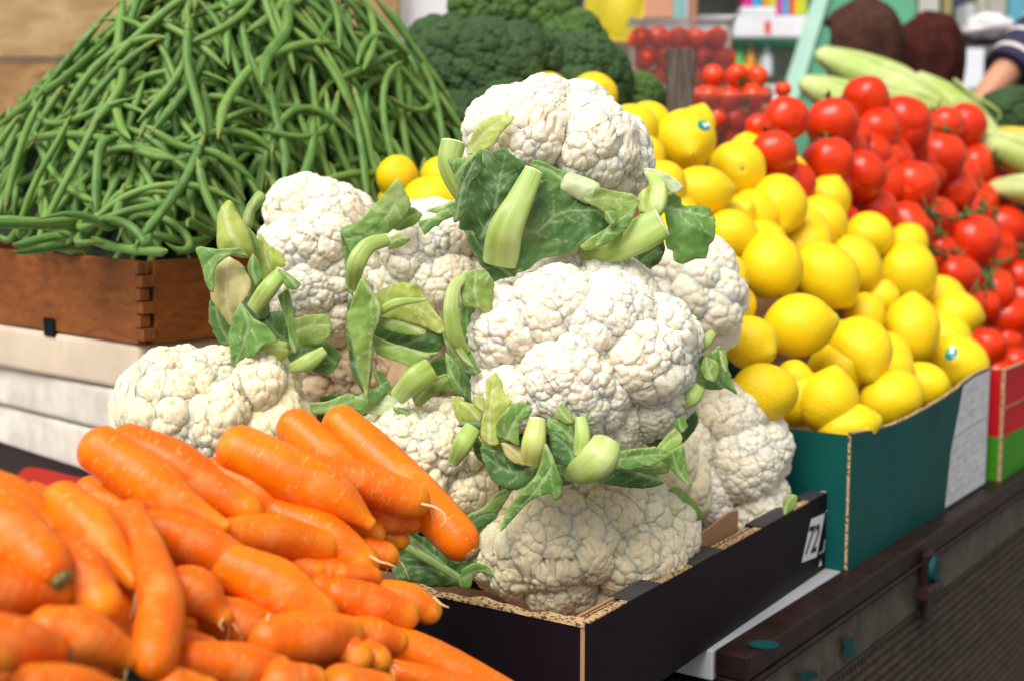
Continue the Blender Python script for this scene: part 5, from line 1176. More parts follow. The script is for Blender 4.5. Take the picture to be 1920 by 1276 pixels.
TL = [(1473, 223, 40, (-.3, .3, -.7), 'tomato at the left end of the top rows, behind the pointed lemon', 0), (1450, 286, 42, (-.2, .9, -.2), 'leftmost tomato low against the pointed lemon', .01), (1560, 231, 47, (-.1, .9, -.3), 'tomato with dark sepals, second of the top rows from the left', .01),
 (1622, 188, 42, (.5, .3, -.7), 'single tomato crowning the heap right against the corn', .0), (1692, 236, 51, (-.1, .3, -.9), 'biggest tomato near the top, in front of the corn', .05), (1646, 246, 42, (-.7, .1, -.5), 'tomato squeezed left behind the biggest top one', .01), (1800, 240, 46, (-.6, .8, 0), 'tomato at the upper right edge by the corn', .01), (1768, 236, 36, (-.4, .8, -.1), 'tomato half behind the upper right edge one', -.02),
 (1553, 302, 45, (.0, .9, -.2), 'tomato in the middle row just above the large lemons', .02), (1612, 330, 45, (.2, .5, -.8), 'tomato in front touching the lemons with the stem scar', .045), (1757, 292, 48, (.2, .9, .1), 'tomato with a green calyx on top, right of the biggest one', .03), (1708, 350, 46, (.2, .3, -.9), 'shiny tomato above the first vine stalks', .045), (1826, 310, 38, (.8, .2, .2), 'tomato with its calyx turned to the corn on the right', 0), (1790, 358, 38, (.1, .3, -.9), 'dark tomato between the shiny one and the right edge', .0),
 (1422, 240, 24, (0, .3, -.8), 'small slice of tomato left of the top rows', -.02), (1640, 396, 40, (.1, .5, -.6), 'tomato mostly covered by lemons under the front ones', -.01), (1598, 262, 34, (.2, .4, -.6), 'shaded tomato in the hollow of the top rows', -.03), (1702, 425, 46, (.7, .5, .3), 'vine tomato at the left end of the truss nearest the lemons', .02), (1742, 405, 30, (.1, .8, .3), 'small vine tomato under the first truss stalk', -.01), (1815, 450, 52, (-.2, .9, .3), 'broad ribbed vine tomato in the middle of the first truss', .045),
 (1862, 372, 42, (.3, .5, -.6), 'light red tomato above the right end of the first truss', .0), (1878, 428, 46, (-.1, .9, -.1), 'vine tomato right of the broad ribbed one', .02), (1782, 515, 42, (.2, .9, .1), 'vine tomato left of the green fork in the second truss', .02), (1853, 545, 46, (-.3, .7, .5), 'vine tomato behind the green fork of the second truss', .01), (1918, 460, 32, (0, .8, .3), 'tomato cut by the right edge beside the upper truss', 0), (1884, 592, 42, (-.4, .7, .6), 'vine tomato hanging lowest on the second truss', .03),
 (1838, 570, 34, (.1, .8, .3), 'tomato behind the tip of the rightmost sideways lemon', -.01), (1908, 520, 38, (.3, .8, .2), 'tomato at the right edge under the upper truss', .01), (1908, 600, 34, (.6, .6, .3), 'tomato at the right edge beside the lowest vine one', 0), (1848, 650, 36, (.1, .8, -.4), 'tomato just above the corner of the teal carton', .02), (1886, 640, 28, (.2, .7, -.2), 'small tomato above the red carton', -.01), (1900, 684, 34, (.2, .6, -.5), 'tomato resting on the rim of the red carton', .02), (1915, 560, 32, (.4, .5, .3), 'tomato cut by the right edge in the middle of the rows', -.01), (1868, 700, 28, (.1, .5, -.4), 'lowest tomato behind the corner of the red carton', .01), (1922, 655, 34, (.1, .6, -.4), 'tomato cut by the right edge above the red carton', .01), (1760, 470, 30, (.1, .5, -.4), 'dark tomato under the broad ribbed one', -.02), (1925, 390, 40, (.4, .6, -.2), 'tomato off the right edge below the corn', -.01), (1660, 300, 34, (.1, .5, -.4), 'tomato in deep shade below the biggest top one', -.02)]
for (x, y, r, ax, lab, lay) in TL: tomato(x, y, r, ax, lab, lay)
rr = random.Random(8)
for k in range(66):
    x = rr.uniform(1440, 1940); y = rr.uniform(240, 700)
    if y < 250 + max(0, x - 1780) * .8 or y > 330 + (x - 1450) * .95: continue
    tomato(x, y, 43, rng.normal(size=3), 'shaded tomato glimpsed between others in the %s %s part of the heap' % ('upper' if y < 360 else 'middle' if y < 500 else 'lower', 'left' if x < 1620 else 'central' if x < 1780 else 'right'), lay=-.05 - .02 * rr.random(), calyx=False)
def truss(pts, lab, side):
    P = [at(x, y, pile_d(x, y, 2.2, back=.15) - .055 - l) for x, y, l in pts]; g = G()
    V2, F2, t2, s2 = tube(catmull(P, 24), np.linspace(.0042, .003, 24), 9); V2 = V2 + .0006 * np.array([mnoise.noise_vector(Vector(v) * 150) for v in V2])
    t = mk('tomato_vine', V2, F2, M['vine'], origin=P[0]); setp(t, lab, 'vine', 'green stalks of the vine tomatoes')
    for (x, y, dx, dy) in side:
        d_ = pile_d(x, y, 2.2, back=.15) - .055; a = at(x, y, d_ + .004); b = at(x + dx, y + dy, d_ - .004); V2, F2, t2, s2 = tube(catmull([a, (a + b) / 2 - FW * .006, b], 8), np.linspace(.003, .0022, 8), 7)
        g = G(); g.add(V2, F2)
        for q in range(6):
            an = rng.random() * 6.28; o1 = RT * math.cos(an) + UP * math.sin(an) - FW * rng.uniform(-.5, .9); o1 /= np.linalg.norm(o1); L_ = rng.uniform(.012, .022); sd_ = nv(np.cross(o1, FW) + 1e-6); pp_ = []
            for tt in np.linspace(0, 1, 6):
                m_ = b + o1 * L_ * tt - FW * .005 * math.sin(tt * 3) + UP * .004 * math.sin(tt * 4 + q); w = .0019 * math.sin(math.pi * (tt * .85 + .15)) + .0002; pp_ += [m_ - sd_ * w, m_ + sd_ * w]
            g.add(pp_, [(k * 2, k * 2 + 2, k * 2 + 3, k * 2 + 1) for k in range(5)])
        o = g.obj('sepal', M['vine'], t, smooth=True); sm = o.modifiers.new('s', 'SOLIDIFY'); sm.thickness = .0011
truss([(1700, 392, 0), (1750, 402, .01), (1800, 412, .012), (1850, 395, .01)], 'upper vine stalk crossing below the shiny tomato', [(1722, 395, 14, 8), (1765, 402, -4, -18), (1760, 420, 0, 24), (1800, 412, 14, 8), (1830, 402, 10, -14), (1848, 396, -8, -22), (1850, 396, 16, 4)])
truss([(1745, 470, 0), (1790, 488, .01), (1832, 505, .012), (1830, 545, .012), (1868, 558, .012)], 'forked bright green vine stalk right of the sideways lemon', [(1760, 475, -14, -8), (1790, 488, 8, 22), (1832, 505, 20, 8), (1832, 510, 30, 20), (1868, 558, 2, 18), (1830, 545, -14, 8), (1780, 540, 10, 10)])
truss([(1935, 470, 0), (1905, 480, .01), (1880, 492, .01)], 'vine stalk at the right edge between the tomatoes', [(1880, 492, -14, -4), (1900, 482, 4, -20), (1910, 480, 10, 14)])
truss([(1940, 370, 0), (1915, 378, 0), (1895, 365, 0)], 'vine stalk at the right edge under the corn', [(1915, 378, -4, 16), (1897, 366, -10, -6)])
# ------------------------------------------------------------------ cherry tomatoes in clear punnets
def m_clear():
    t = NT('clear_plastic'); tr = t.n('ShaderNodeBsdfTransparent'); tr.inputs[0].default_value = (.96, .97, .97, 1); gl = t.n('ShaderNodeBsdfGlossy', Roughness=.12); gl.inputs[0].default_value = (1, 1, 1, 1); df = t.n('ShaderNodeBsdfDiffuse'); df.inputs[0].default_value = (.8, .78, .78, 1)
    fr = t.n('ShaderNodeFresnel', IOR=1.45); a = t.n('ShaderNodeMixShader'); t.l(fr.outputs[0], a.inputs[0]); t.l(tr.outputs[0], a.inputs[1]); t.l(gl.outputs[0], a.inputs[2]); b = t.n('ShaderNodeMixShader', Fac=.025); t.l(a.outputs[0], b.inputs[1]); t.l(df.outputs[0], b.inputs[2]); t.l(b.outputs[0], t.out.inputs[0]); return t.m
M['clear'] = m_clear()
def punnet(x0, y0, x1, y1, d, dep, lab, labt, seed, heap=0):
    c0 = at(x0, y0, d); c1 = at(x1, y1, d); w = c1[0] - c0[0]; h = c1[2] - c0[2]; base = np.array([c0[0], c0[1], c0[2]])
    t = thing('tomato_punnet', base, lab, 'punnet', 'clear plastic punnets of cherry tomatoes')
    g = G(); e = .0012; tp = .012
    g.add([base + (tp, 0, 0), base + (w - tp, 0, 0), base + (w, 0, h), base + (0, 0, h), base + (tp, dep, 0), base + (w - tp, dep, 0), base + (w, dep, h), base + (0, dep, h)], [(0, 1, 2, 3), (1, 5, 6, 2), (5, 4, 7, 6), (4, 0, 3, 7), (3, 2, 6, 7), (0, 4, 5, 1)])
    g.obj('clear_shell', M['clear'], t)
    g = G(); 
    for (o_, a_, b_) in (((-.004, -.004, h), (w + .008, 0, 0), (0, .008, 0)), ((-.004, dep - .004, h), (w + .008, 0, 0), (0, .008, 0)), ((-.004, .005, h), (.008, 0, 0), (0, dep - .01, 0)), ((w - .004, .005, h), (.008, 0, 0), (0, dep - .01, 0))): g.box(base + o_, a_, b_, (0, 0, .004))
    g.obj('rim', M['clear'], t, bevel=.001)
    rr = random.Random(seed); r0 = .0225; k = 0
    nx = int(round((w - .01) / (2 * r0 * .84))); nz = int(round(h / (1.72 * r0))) + heap
    for iz in range(nz):
        for iy in range(2):
            for ix in range(nx):
                if rr.random() < .04 and iy: continue
                p = base + ((ix + .5 + (iz % 2) * .35 - .1) * (w - .01) / nx + .003, .022 + iy * 1.7 * r0 + .018 * (ix % 2) + rr.uniform(-.003, .003), r0 + iz * 1.72 * r0 + rr.uniform(-.002, .002)); q = p - CAM; dd = q.dot(FW)
                if iz >= nz - heap and rr.random() < .4: continue
                tomato(960 + q[0] / dd * FPX, 638 - q.dot(UP) / dd * FPX, r0 * rr.uniform(.9, 1.08) / dd * FPX, np.random.default_rng(seed * 100 + k).normal(size=3), labt, calyx=rr.random() < .35, d=dd, name='cherry_tomato', mat='cherry', group=labt, cat='cherry tomato', lo=True); k += 1
punnet(1184, 165, 1376, 38, 2.55, .11, 'upper clear punnet full of cherry tomatoes, behind the wooden stake', 'cherry tomato inside the upper clear punnet', 3, 0)
punnet(1310, 290, 1445, 180, 2.28, .11, 'lower clear punnet of cherry tomatoes right of the wooden stake', 'cherry tomato inside the lower punnet right of the stake', 4, 1)
punnet(1170, 290, 1300, 168, 2.42, .11, 'clear punnet of cherry tomatoes left behind the wooden stake', 'cherry tomato inside the punnet left behind the stake', 5, 0)
tomato(1408, 172, 20, (0, 1, 0), 'loose cherry tomato left of a gap on the punnets', d=2.3, name='cherry_tomato', mat='cherry', cat='cherry tomato', lo=True); tomato(1468, 168, 16, (.1, 1, 0), 'single cherry tomato standing free left of the corn', d=2.4, name='cherry_tomato', mat='cherry', cat='cherry tomato', lo=True); tomato(1425, 178, 18, (.3, 1, 0), 'loose cherry tomato between two others on the punnet edge', d=2.33, name='cherry_tomato', mat='cherry', cat='cherry tomato', lo=True)
# base under punnets, and the wooden stake
g = G(); b_ = at(1160, 292, 2.26); b2 = at(1460, 292, 2.26); g.box(b_ * (1, 1, 0) + Z * (ZT), (b2[0] - b_[0] + .1, 0, 0), (0, .5, 0), (0, 0, b_[2] - ZT - .001)); g.box(b_ * (1, 1, 0) + (.04, .285, b_[2]), (.28, 0, 0), (0, .16, 0), (0, 0, at(1184, 165, 2.55)[2] - b_[2] - .001)); setp(g.obj('punnet_stand', M['board']), 'wooden step stand under the cherry tomato punnets', 'stand')
s0 = at(1252, 96, 1.98); s1_ = at(1304, 96, 1.98); g = G(); w = s1_[0] - s0[0]
vs = []; nz = 30
zb = ZT; zt_ = s0[2]
for k in range(nz + 1):
    z_ = zb + (zt_ - zb) * k / nz
    for (x, y) in ((0, 0), (w, 0), (w, .02), (0, .02)): vs.append((s0[0] + x + .0012 * math.sin(k * 1.7 + x * 60), s0[1] + y, z_ + (.006 * math.sin(x * 190 + 1) if k == nz else 0)))
fs = [(k * 4 + q, k * 4 + (q + 1) % 4, k * 4 + 4 + (q + 1) % 4, k * 4 + 4 + q) for k in range(nz) for q in range(4)] + [(nz * 4, nz * 4 + 1, nz * 4 + 2, nz * 4 + 3)]
g.add(vs, fs); setp(g.obj('wooden_stake', M['stake'], bevel=.002), 'dark weathered wooden stake standing among the tomatoes behind the top lemons', 'stake')
# ------------------------------------------------------------------ corn
def m_husk():
    t = NT('corn_husk'); co = t.coord(attr='tc', scale=(5, 5, .25)); f = t.noise(co, 2.4, 4, .55); f2 = t.noise(t.coord(), 12, 3)
    c = t.mix(t.ramp(f, [(.3, 0.), (.7, 1.)]), (.27, .40, .05), (.52, .62, .20)); c = t.mix(t.ramp(f2, [(.45, 0.), (.7, .6)]), c, (.68, .72, .38)); return t.bsdf(c, .5, t.bump(f, .002, .8), sss=.1, rad=(.01, .01, .004))
M['husk'] = m_husk(); M['husk_yellow'] = m_plain('yellow_corn', (.75, .52, .06), .4, .2, 160, .002)
def corn(x0, y0, x1, y1, r, d0, d1, lab, mat='husk', silk=True):
    d0 *= 1.13; d1 *= 1.13; n = 30; t = np.linspace(0, 1, n); P = np.array([at(x0 + (x1 - x0) * q, y0 + (y1 - y0) * q - 6 * math.sin(q * 3.1), d0 + (d1 - d0) * q) for q in t]); d = (d0 + d1) / 2
    rp = 1.18 * r * d / FPX * np.clip(np.sin(np.clip(t * 1.9 + .28, 0, math.pi / 2)), 0, 1) * (1 - .35 * np.clip(t - .6, 0, 1) / .4)
    rp[0] *= .3; V, F, tc, ss = tube(P, rp, 28, 1.0); c = mk('corn_cob', V, F, M[mat], attr={'tc': tc}, origin=P[0]); setp(c, lab, 'corn', 'corn cobs in pale green husks')
    for k in range(4):                                   # overlapping husk leaves
        a0 = k * 1.57 + .4 + rng.random() * .4; vv = []; m = 9; ax = nv(P[-1] - P[0]); u1 = nv(np.cross(ax, FW)); u2 = np.cross(ax, u1)
        for i in range(n):
            for j in range(m):
                wd = (1 - abs(i / n - .5) * 1.2) * .75; a = a0 + (j / (m - 1) - .5) * 2 * wd; q = P[i] + (u1 * math.cos(a) + u2 * math.sin(a)) * (rp[i] + .0012 + .0016 * (1 - abs(j / (m - 1) - .5) * 2)); vv.append(q)
        tcs = [(math.cos(a0 + j * .2), math.sin(a0 + j * .2), i * .2) for i in range(n) for j in range(m)]
        mk('husk_leaf', vv, [(i * m + j, (i + 1) * m + j, (i + 1) * m + j + 1, i * m + j + 1) for i in range(1, n - 1) for j in range(m - 1)], M[mat], c, attr={'tc': tcs}, solid=.0007)
    return c
corn(1498, 152, 1660, 238, 33, 2.50, 2.44, 'lower left corn cob, its blunt end beside the green panel')
corn(1528, 98, 1775, 222, 37, 2.60, 2.50, 'long upper corn cob lying diagonally over the others')
corn(1612, 162, 1782, 222, 28, 2.46, 2.40, 'pale whitish corn cob in front, behind the crowning tomato')
corn(1712, 142, 1872, 292, 34, 2.58, 2.44, 'corn cob with pale pointed tip at the upper right')
corn(1826, 262, 2010, 330, 32, 2.42, 2.36, 'pale corn cob at the right edge above the tomatoes')
corn(1850, 352, 2010, 372, 26, 2.36, 2.30, 'lowest corn cob at the right edge')
corn(1850, 250, 1990, 300, 24, 2.50, 2.44, 'yellow ear of corn at the right edge without its husk', 'husk_yellow')
P = catmull([at(1790, 150, 2.82), at(1830, 180, 2.78), at(1868, 205, 2.76), at(1876, 218, 2.76), at(1868, 226, 2.76)], 24); V, F, tc, ss = tube(P, np.linspace(.007, .003, 24), 8, .5); setp(mk('husk_strip', V, F, M['husk'], attr={'tc': tc}, origin=P[0]), 'thin curled husk strip hanging over the corn at the right', 'husk')
g = G(); b_ = at(1560, 330, 2.76); g.box(b_ * (1, 1, 0) + Z * ZT, (.80, 0, 0), (0, .30, 0), (0, 0, b_[2] - ZT)); setp(g.obj('corn_box', M['teal_paint'], bevel=.004), 'teal box under the corn cobs behind the tomatoes', 'box')
for k, (x, y, rx, ry, dd) in enumerate(((1895, 215, 60, 50, 2.98),)):
    cauli(x, y, dd, rx, ry, 'dark green leafy vegetable under the striped sleeve at the right edge', 140, 'broc', hi=False, name='green_vegetable', cat='vegetable', group=None, lev=[(.04, .012), (.015, .006)])
# ------------------------------------------------------------------ broccoli
BL = [(905, 135, 1.98, 150, 92, 'big dark broccoli head in front of the pale leafy one', 'broc'), (1085, 165, 2.02, 92, 92, 'broccoli head at the right end above the single lemon', 'broc'), (835, 92, 2.14, 62, 58, 'broccoli head at the left shoulder by the white panel', 'broc'), (835, 235, 1.90, 85, 62, 'low broccoli head left behind the topmost cauliflower', 'broc'), (950, 215, 1.92, 80, 55, 'broccoli head just behind the topmost cauliflower', 'broc'), (700, 200, 2.1, 85, 80, 'broccoli head mostly hidden behind the green beans', 'broc'), (1185, 205, 2.12, 62, 62, 'lighter green broccoli right of the single lemon', 'broc_light'), (960, 18, 2.16, 112, 66, 'pale green loose broccoli crowning the broccoli heap', 'broc_light'), (1055, 82, 2.16, 78, 60, 'pale green broccoli piece right of the crowning one', 'broc_light')]
for k, (x, y, d, rx, ry, lab, m_) in enumerate(BL):
    cauli(x, y, d, rx, ry, lab, 200 + k * 3, m_, hi=False, name='broccoli', cat='broccoli', group='broccoli heads heaped behind the cauliflowers', lev=[(.046, .026), (.018, .0075), (.0078, .0032)] if m_ == 'broc' else [(.034, .022), (.015, .008), (.0075, .0032)], rd=min(rx, ry) * d / FPX * 1.0)
g = G(); b_ = at(760, 290, 1.92); g.box(b_ * (1, 1, 0) + Z * ZT + U * .0, (.46, 0, 0), (0, .32, 0), (0, 0, b_[2] - ZT)); setp(g.obj('broccoli_box', M['board'], bevel=.004), 'wooden box under the broccoli heap', 'box')
# ------------------------------------------------------------------ green beans
BH = .42
def bh(a, b):
    x = 1 - (max(0, .32 - a) / .35) ** 2.3 if a < .32 else 1 - .95 * ((a - .32) / .50) ** 1.15
    y = 1 - (abs(b - .31) / .33) ** 2.0
    return BH * max(x, 0) ** .8 * y ** .9 if x > 0 and y > 0 else -.02
KT = K - Z * .006
def bp(a, b, off=0):
    e = .01; h = max(bh(a, b), 0); p = KT + E1 * a + E2 * b + Z * h
    if not off: return p
    ga = (bh(a + e, b) - bh(a - e, b)) / (2 * e); gb = (bh(a, b + e) - bh(a, b - e)) / (2 * e); n = nv(-E1 * ga - E2 * gb + Z); return p + n * off
def bean_path(a, b, ang, L, off, curl, off2=None):
    """walk along the surface of the heap"""
    n = 13; st = L / (n - 1); out = []
    for k in range(n):
        f = k / (n - 1); p = bp(a, b, off + (off2 - off) * f if off2 is not None else off); out.append(p)
        e = .006; da, db = math.cos(ang), math.sin(ang)
        q = bp(a + da * e, b + db * e, off); sc_ = st / max(np.linalg.norm(q - bp(a, b, off)), 1e-5) * e
        a += da * min(sc_, st); b += db * min(sc_, st); ang += curl * (1 + .6 * math.sin(f * 5)) / n
    P = np.array(out)
    P[1:-1] = (P[:-2] + 2 * P[1:-1] + P[2:]) / 4
    # walked points keep the length roughly; stiff beans: blend towards a smooth arc
    c = np.array([np.polyval(np.polyfit(np.linspace(0, 1, n), P[:, i], 4), np.linspace(0, 1, n)) for i in range(3)]).T
    return c
def bean_geo(P, r, sd_):
    Q = catmull(P, 20); t = np.linspace(0, 1, 20); rp = r * np.clip(np.minimum(t * 9, (1 - t) * 5), .0, 1) ** .6 * (1 + .07 * np.sin(t * 44 + sd_) * (1 - abs(2 * t - 1)))
    rp = np.maximum(rp, .0007); return tube(Q, rp, 9, .88, caps=False) + (Q,)
def visible(p):
    q = p - CAM; d = q.dot(FW); x = 960 + q[0] / d * FPX; y = 638 - q.dot(UP) / d * FPX; return x, y, d
rb = random.Random(21)
def place(n, offr, Lr, want=None):
    out = []; tries = 0
    while len(out) < n and tries < n * 60:
        tries += 1; a = rb.uniform(-.02, .80) if rb.random() < .7 else rb.uniform(-.01, .18); b = rb.uniform(-.02, .66)
        if bh(a, b) < -.001 and not (0 <= a <= KL1 and 0 <= b <= KL2): continue
        p = bp(a, b, .001); x, y, d = visible(p)
        if x < -120 or x > 900 or y < -110 or y > 520: continue
        e = .01; ga = (bh(a + e, b) - bh(a - e, b)) / (2 * e); gb = (bh(a, b + e) - bh(a, b - e)) / (2 * e); nn = nv(-E1 * ga - E2 * gb + Z)
        if np.dot(nn, CAM - p) < -.1: continue
        down = math.atan2(-gb, -ga) if abs(ga) + abs(gb) > .1 else rb.uniform(0, 6.28)
        ang = down + rb.gauss(0, 1.15) + (math.pi if rb.random() < .3 else 0) if rb.random() < .72 else rb.uniform(0, 6.28)
        L = rb.uniform(*Lr); off = rb.uniform(*offr); P = bean_path(a, b, ang, L, off, rb.gauss(0, .65) if rb.random() < .8 else rb.gauss(0, 1.6), off + rb.uniform(-.022, .022))
        if np.linalg.norm(P[0] - P[-1]) < .04: continue
        # keep inside the crate walls near the rim
        ok = True
        for q in P:
            vx, vy, _d = visible(q)
            if vy < 215 - .95 * vx and vx < 300: ok = False
            rel = q - K; aa, bb = rel.dot(E1), rel.dot(E2)
            if q[2] < K[2] + .004 and (aa < .003 or bb < .003 or aa > KL1 or bb > KL2): ok = False
        if not ok: continue
        out.append((P, rb.uniform(.0044, .0060)))
    return out
BLAB = ['green bean lying in the heap above the wooden crate', 'short green bean lying in the heap above the wooden crate']
# hand placed beans that stand out
KB = [([(232, -10), (222, 80), (215, 170), (226, 235), (245, 262)], 'long green bean hanging like a hook at the upper left of the heap', .04), ([(352, 45), (352, 120), (372, 200), (385, 250)], 'straight green bean standing upright near the middle of the heap', .05), ([(410, 250), (425, 190), (480, 120), (560, 85), (640, 80)], 'long green bean arching over the middle of the heap', .05), ([(180, 415), (182, 330), (190, 272), (225, 255)], 'green bean hooked downward at the lower left of the heap', .05), ([(380, 262), (345, 340), (300, 400), (250, 465)], 'straight green bean slanting down to the crate corner', .055),
 ([(280, 240), (340, 275), (410, 290), (480, 340)], 'green bean slanting from the middle toward the upper left cauliflower', .045), ([(372, 305), (385, 360), (410, 415), (430, 450)], 'thick green bean ending beside the pointed cauliflower stalk', .05), ([(505, 160), (520, 230), (535, 290), (533, 345)], 'upright green bean just above the upper left cauliflower', .05), ([(665, 170), (685, 240), (700, 310), (725, 352)], 'green bean hanging down to the lemons', .05), ([(600, 340), (680, 325), (760, 335), (830, 338)], 'green bean sticking out sideways over the lemons', .045), ([(0, 235), (60, 190), (130, 140), (200, 75)], 'straight green bean along the upper left edge of the heap', .03), ([(60, 262), (120, 252), (200, 262), (280, 290), (330, 300)], 'long pale green bean lying flat at the left of the heap', .045), ([(80, 425), (130, 435), (210, 462), (290, 472), (315, 470)], 'green bean resting along the crate rim', .045), ([(790, 145), (830, 180), (862, 215)], 'green bean poking toward the broccoli at the right', .04), ([(735, 20), (765, 70), (775, 95)], 'curled light green bean at the top right against the white panel', .03), ([(540, 0), (535, 60), (500, 110), (490, 160)], 'wide flat green bean at the top centre of the heap', .05), ([(680, 0), (700, 50), (690, 90)], 'hooked green bean at the top right of the heap', .045)]
def surf_d(px, py, off):
    """depth at which the view ray meets the heap"""
    r = ray(px, py); last = None
    for t in np.arange(1.30, 2.5, .01):
        p = CAM + r * t; rel = p - KT; h = bh(rel.dot(E1), rel.dot(E2))
        if rel.dot(E1) > -.02 and rel.dot(E2) > -.02 and rel[2] <= max(h, 0): return t - off
    return None
def link_bean(P, r, lab, k):
    V, F, tc, ss, Q = bean_geo(P, r, k)
    o = mk('green_bean', V, F, M['bean'], attr={'tc': tc + np.array([0, 0, k * 1.3]), 'rnd': np.zeros(len(V))}, origin=Q[0]); setp(o, lab, 'green bean', 'green beans heaped in the wooden crate')
    d0 = nv(Q[0] - Q[2]); q = [Q[1], Q[0] + d0 * .002, Q[0] + d0 * .006 + np.array([0, 0, -.0008]), Q[0] + d0 * .009 + np.array([0, 0, -.002])]
    V, F, tc, ss = tube(catmull(q, 7), [r * .75, r * .6, r * .42, r * .28, .0008, .0008, .001], 7); mk('stem_cap', V, F, M['bean_tip'], o)
    return o
for k, (pts, lab, off) in enumerate(KB):
    ds = [surf_d(x, y, off + .025) for x, y in pts]; ok = [q for q in ds if q]; dm = np.mean(ok) if ok else 1.8
    if k in (10, 13, 14): dm = 1.85
    ds = [q if q else dm for q in ds]; lf_ = np.polyval(np.polyfit(range(len(ds)), ds, 1), range(len(ds))); dl = min(0, min(np.array(ds) - lf_)); 
    link_bean([at(x, y, d_ + dl) for (x, y), d_ in zip(pts, lf_)], .0058 if k != 15 else .0075, lab, k)
top = place(283, (.004, .055), (.12, .20))
for k, (P, r) in enumerate(top): 
    x, y, d = visible(P[6]); L = np.linalg.norm(P[0] - P[-1])
    zone = ('topmost' if y < 60 else 'upper' if y < 160 else 'middle' if y < 260 else 'lower' if y < 360 else 'lowest') + (' far left' if x < 150 else ' left' if x < 300 else ' centre' if x < 460 else ' right' if x < 640 else ' far right')
    x1, y1, _ = visible(P[0]); x2, y2, _ = visible(P[-1]); an = math.degrees(math.atan2(-(y2 - y1), x2 - x1)) % 180
    pose = 'lying level' if an < 22 or an > 158 else 'slanting rightward' if an < 68 else 'hanging upright' if an < 112 else 'slanting leftward'
    pl_ = np.sum(np.linalg.norm(np.diff(P, axis=0), axis=1)); cv_ = L / pl_; cw_ = 'straight' if cv_ > .985 else 'slightly bent' if cv_ > .95 else 'curved' if cv_ > .85 else 'hooked'
    link_bean(P, r, '%s %s %s green bean %s, %s of heap' % ('long' if L > .14 else 'short', 'thin' if r < .0054 else 'thick', cw_, pose, zone), k + 30)
g = G(); AT = []; RN = []
for k, (P, r) in enumerate(place(700, (-.045, .004), (.10, .17))):
    V, F, tc, ss, Q = bean_geo(P, r, k); g.add(V, F); AT.append(tc + np.array([0, 0, k * 1.3])); RN.append(np.full(len(V), rb.random()))
o = mk('bean_heap', np.array(g.V), g.F, M['bean'], attr={'tc': np.vstack(AT), 'rnd': np.concatenate(RN)}); setp(o, 'deeper layers of tangled green beans filling the wooden crate', 'green beans', kind='stuff')
# near-black sheet inside the heap, shade of the gaps put into its colour
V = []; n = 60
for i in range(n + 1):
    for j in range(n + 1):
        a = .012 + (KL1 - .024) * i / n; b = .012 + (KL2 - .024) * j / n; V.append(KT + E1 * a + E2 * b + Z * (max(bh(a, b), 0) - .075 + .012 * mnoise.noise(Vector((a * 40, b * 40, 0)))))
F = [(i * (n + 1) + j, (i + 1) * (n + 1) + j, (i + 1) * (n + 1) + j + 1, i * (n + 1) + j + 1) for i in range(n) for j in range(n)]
o = mk('bean_heap_core', V, F, m_plain('bean_gap_shade', (.008, .02, .006), .8, .6, 90, .004)); setp(o, 'dark sheet inside the bean heap standing for shade between the beans', 'green beans', kind='stuff')
# ------------------------------------------------------------------ people
M['hair'] = m_plain('dark_brown_hair', (.065, .030, .022), .9, .45, 40, .0005, spec=.08); M['hair_red'] = m_plain('reddish_brown_hair', (.055, .015, .011), .9, .45, 40, .0005, spec=.08)
M['skin'] = m_plain('skin', (.52, .24, .15), .5, .1, 14, .0004); M['cloth'] = m_plain('dark_clothes', (.03, .02, .03), .85, .2, 20, .001); M['cloth2'] = m_plain('maroon_clothes', (.06, .02, .02), .85, .2, 20, .001)
def m_stripe():
    t = NT('striped_navy_cloth'); a = t.n('ShaderNodeAttribute', _attribute_name='tc').outputs['Vector']; sp = t.n('ShaderNodeSeparateXYZ'); t.l(a, sp.inputs[0]); d = t.math('FRACT', t.math('MULTIPLY', sp.outputs[2], 1.25)); c = t.mix(t.ramp(d, [(.80, 0.), (.82, 1.)]), (.018, .015, .05), (.62, .58, .55)); return t.bsdf(c, .85)
M['stripe'] = m_stripe()
def skinned(name, J, E, mat, parent, origin):
    """J: {name: (x, y, z, r)}; E: edges -> one continuous body"""
    ks = list(J); me = bpy.data.meshes.new(name); me.from_pydata([tuple(np.array(J[k][:3]) - origin) for k in ks], [(ks.index(a), ks.index(b)) for a, b in E], [])
    o = bpy.data.objects.new(name, me); C.objects.link(o); o.parent = parent; WL[o.name] = np.array(origin); me.materials.append(mat)
    s = o.modifiers.new('skin', 'SKIN'); sv = me.skin_vertices[0].data
    for i, k in enumerate(ks): r = J[k][3]; sv[i].radius = r if isinstance(r, tuple) else (r, r); sv[i].use_root = (k == 'pelvis')
    u = o.modifiers.new('sub', 'SUBSURF'); u.levels = 2; u.render_levels = 2
    me.polygons.foreach_set('use_smooth', [True] * len(me.polygons)); s.use_smooth_shade = True; return o
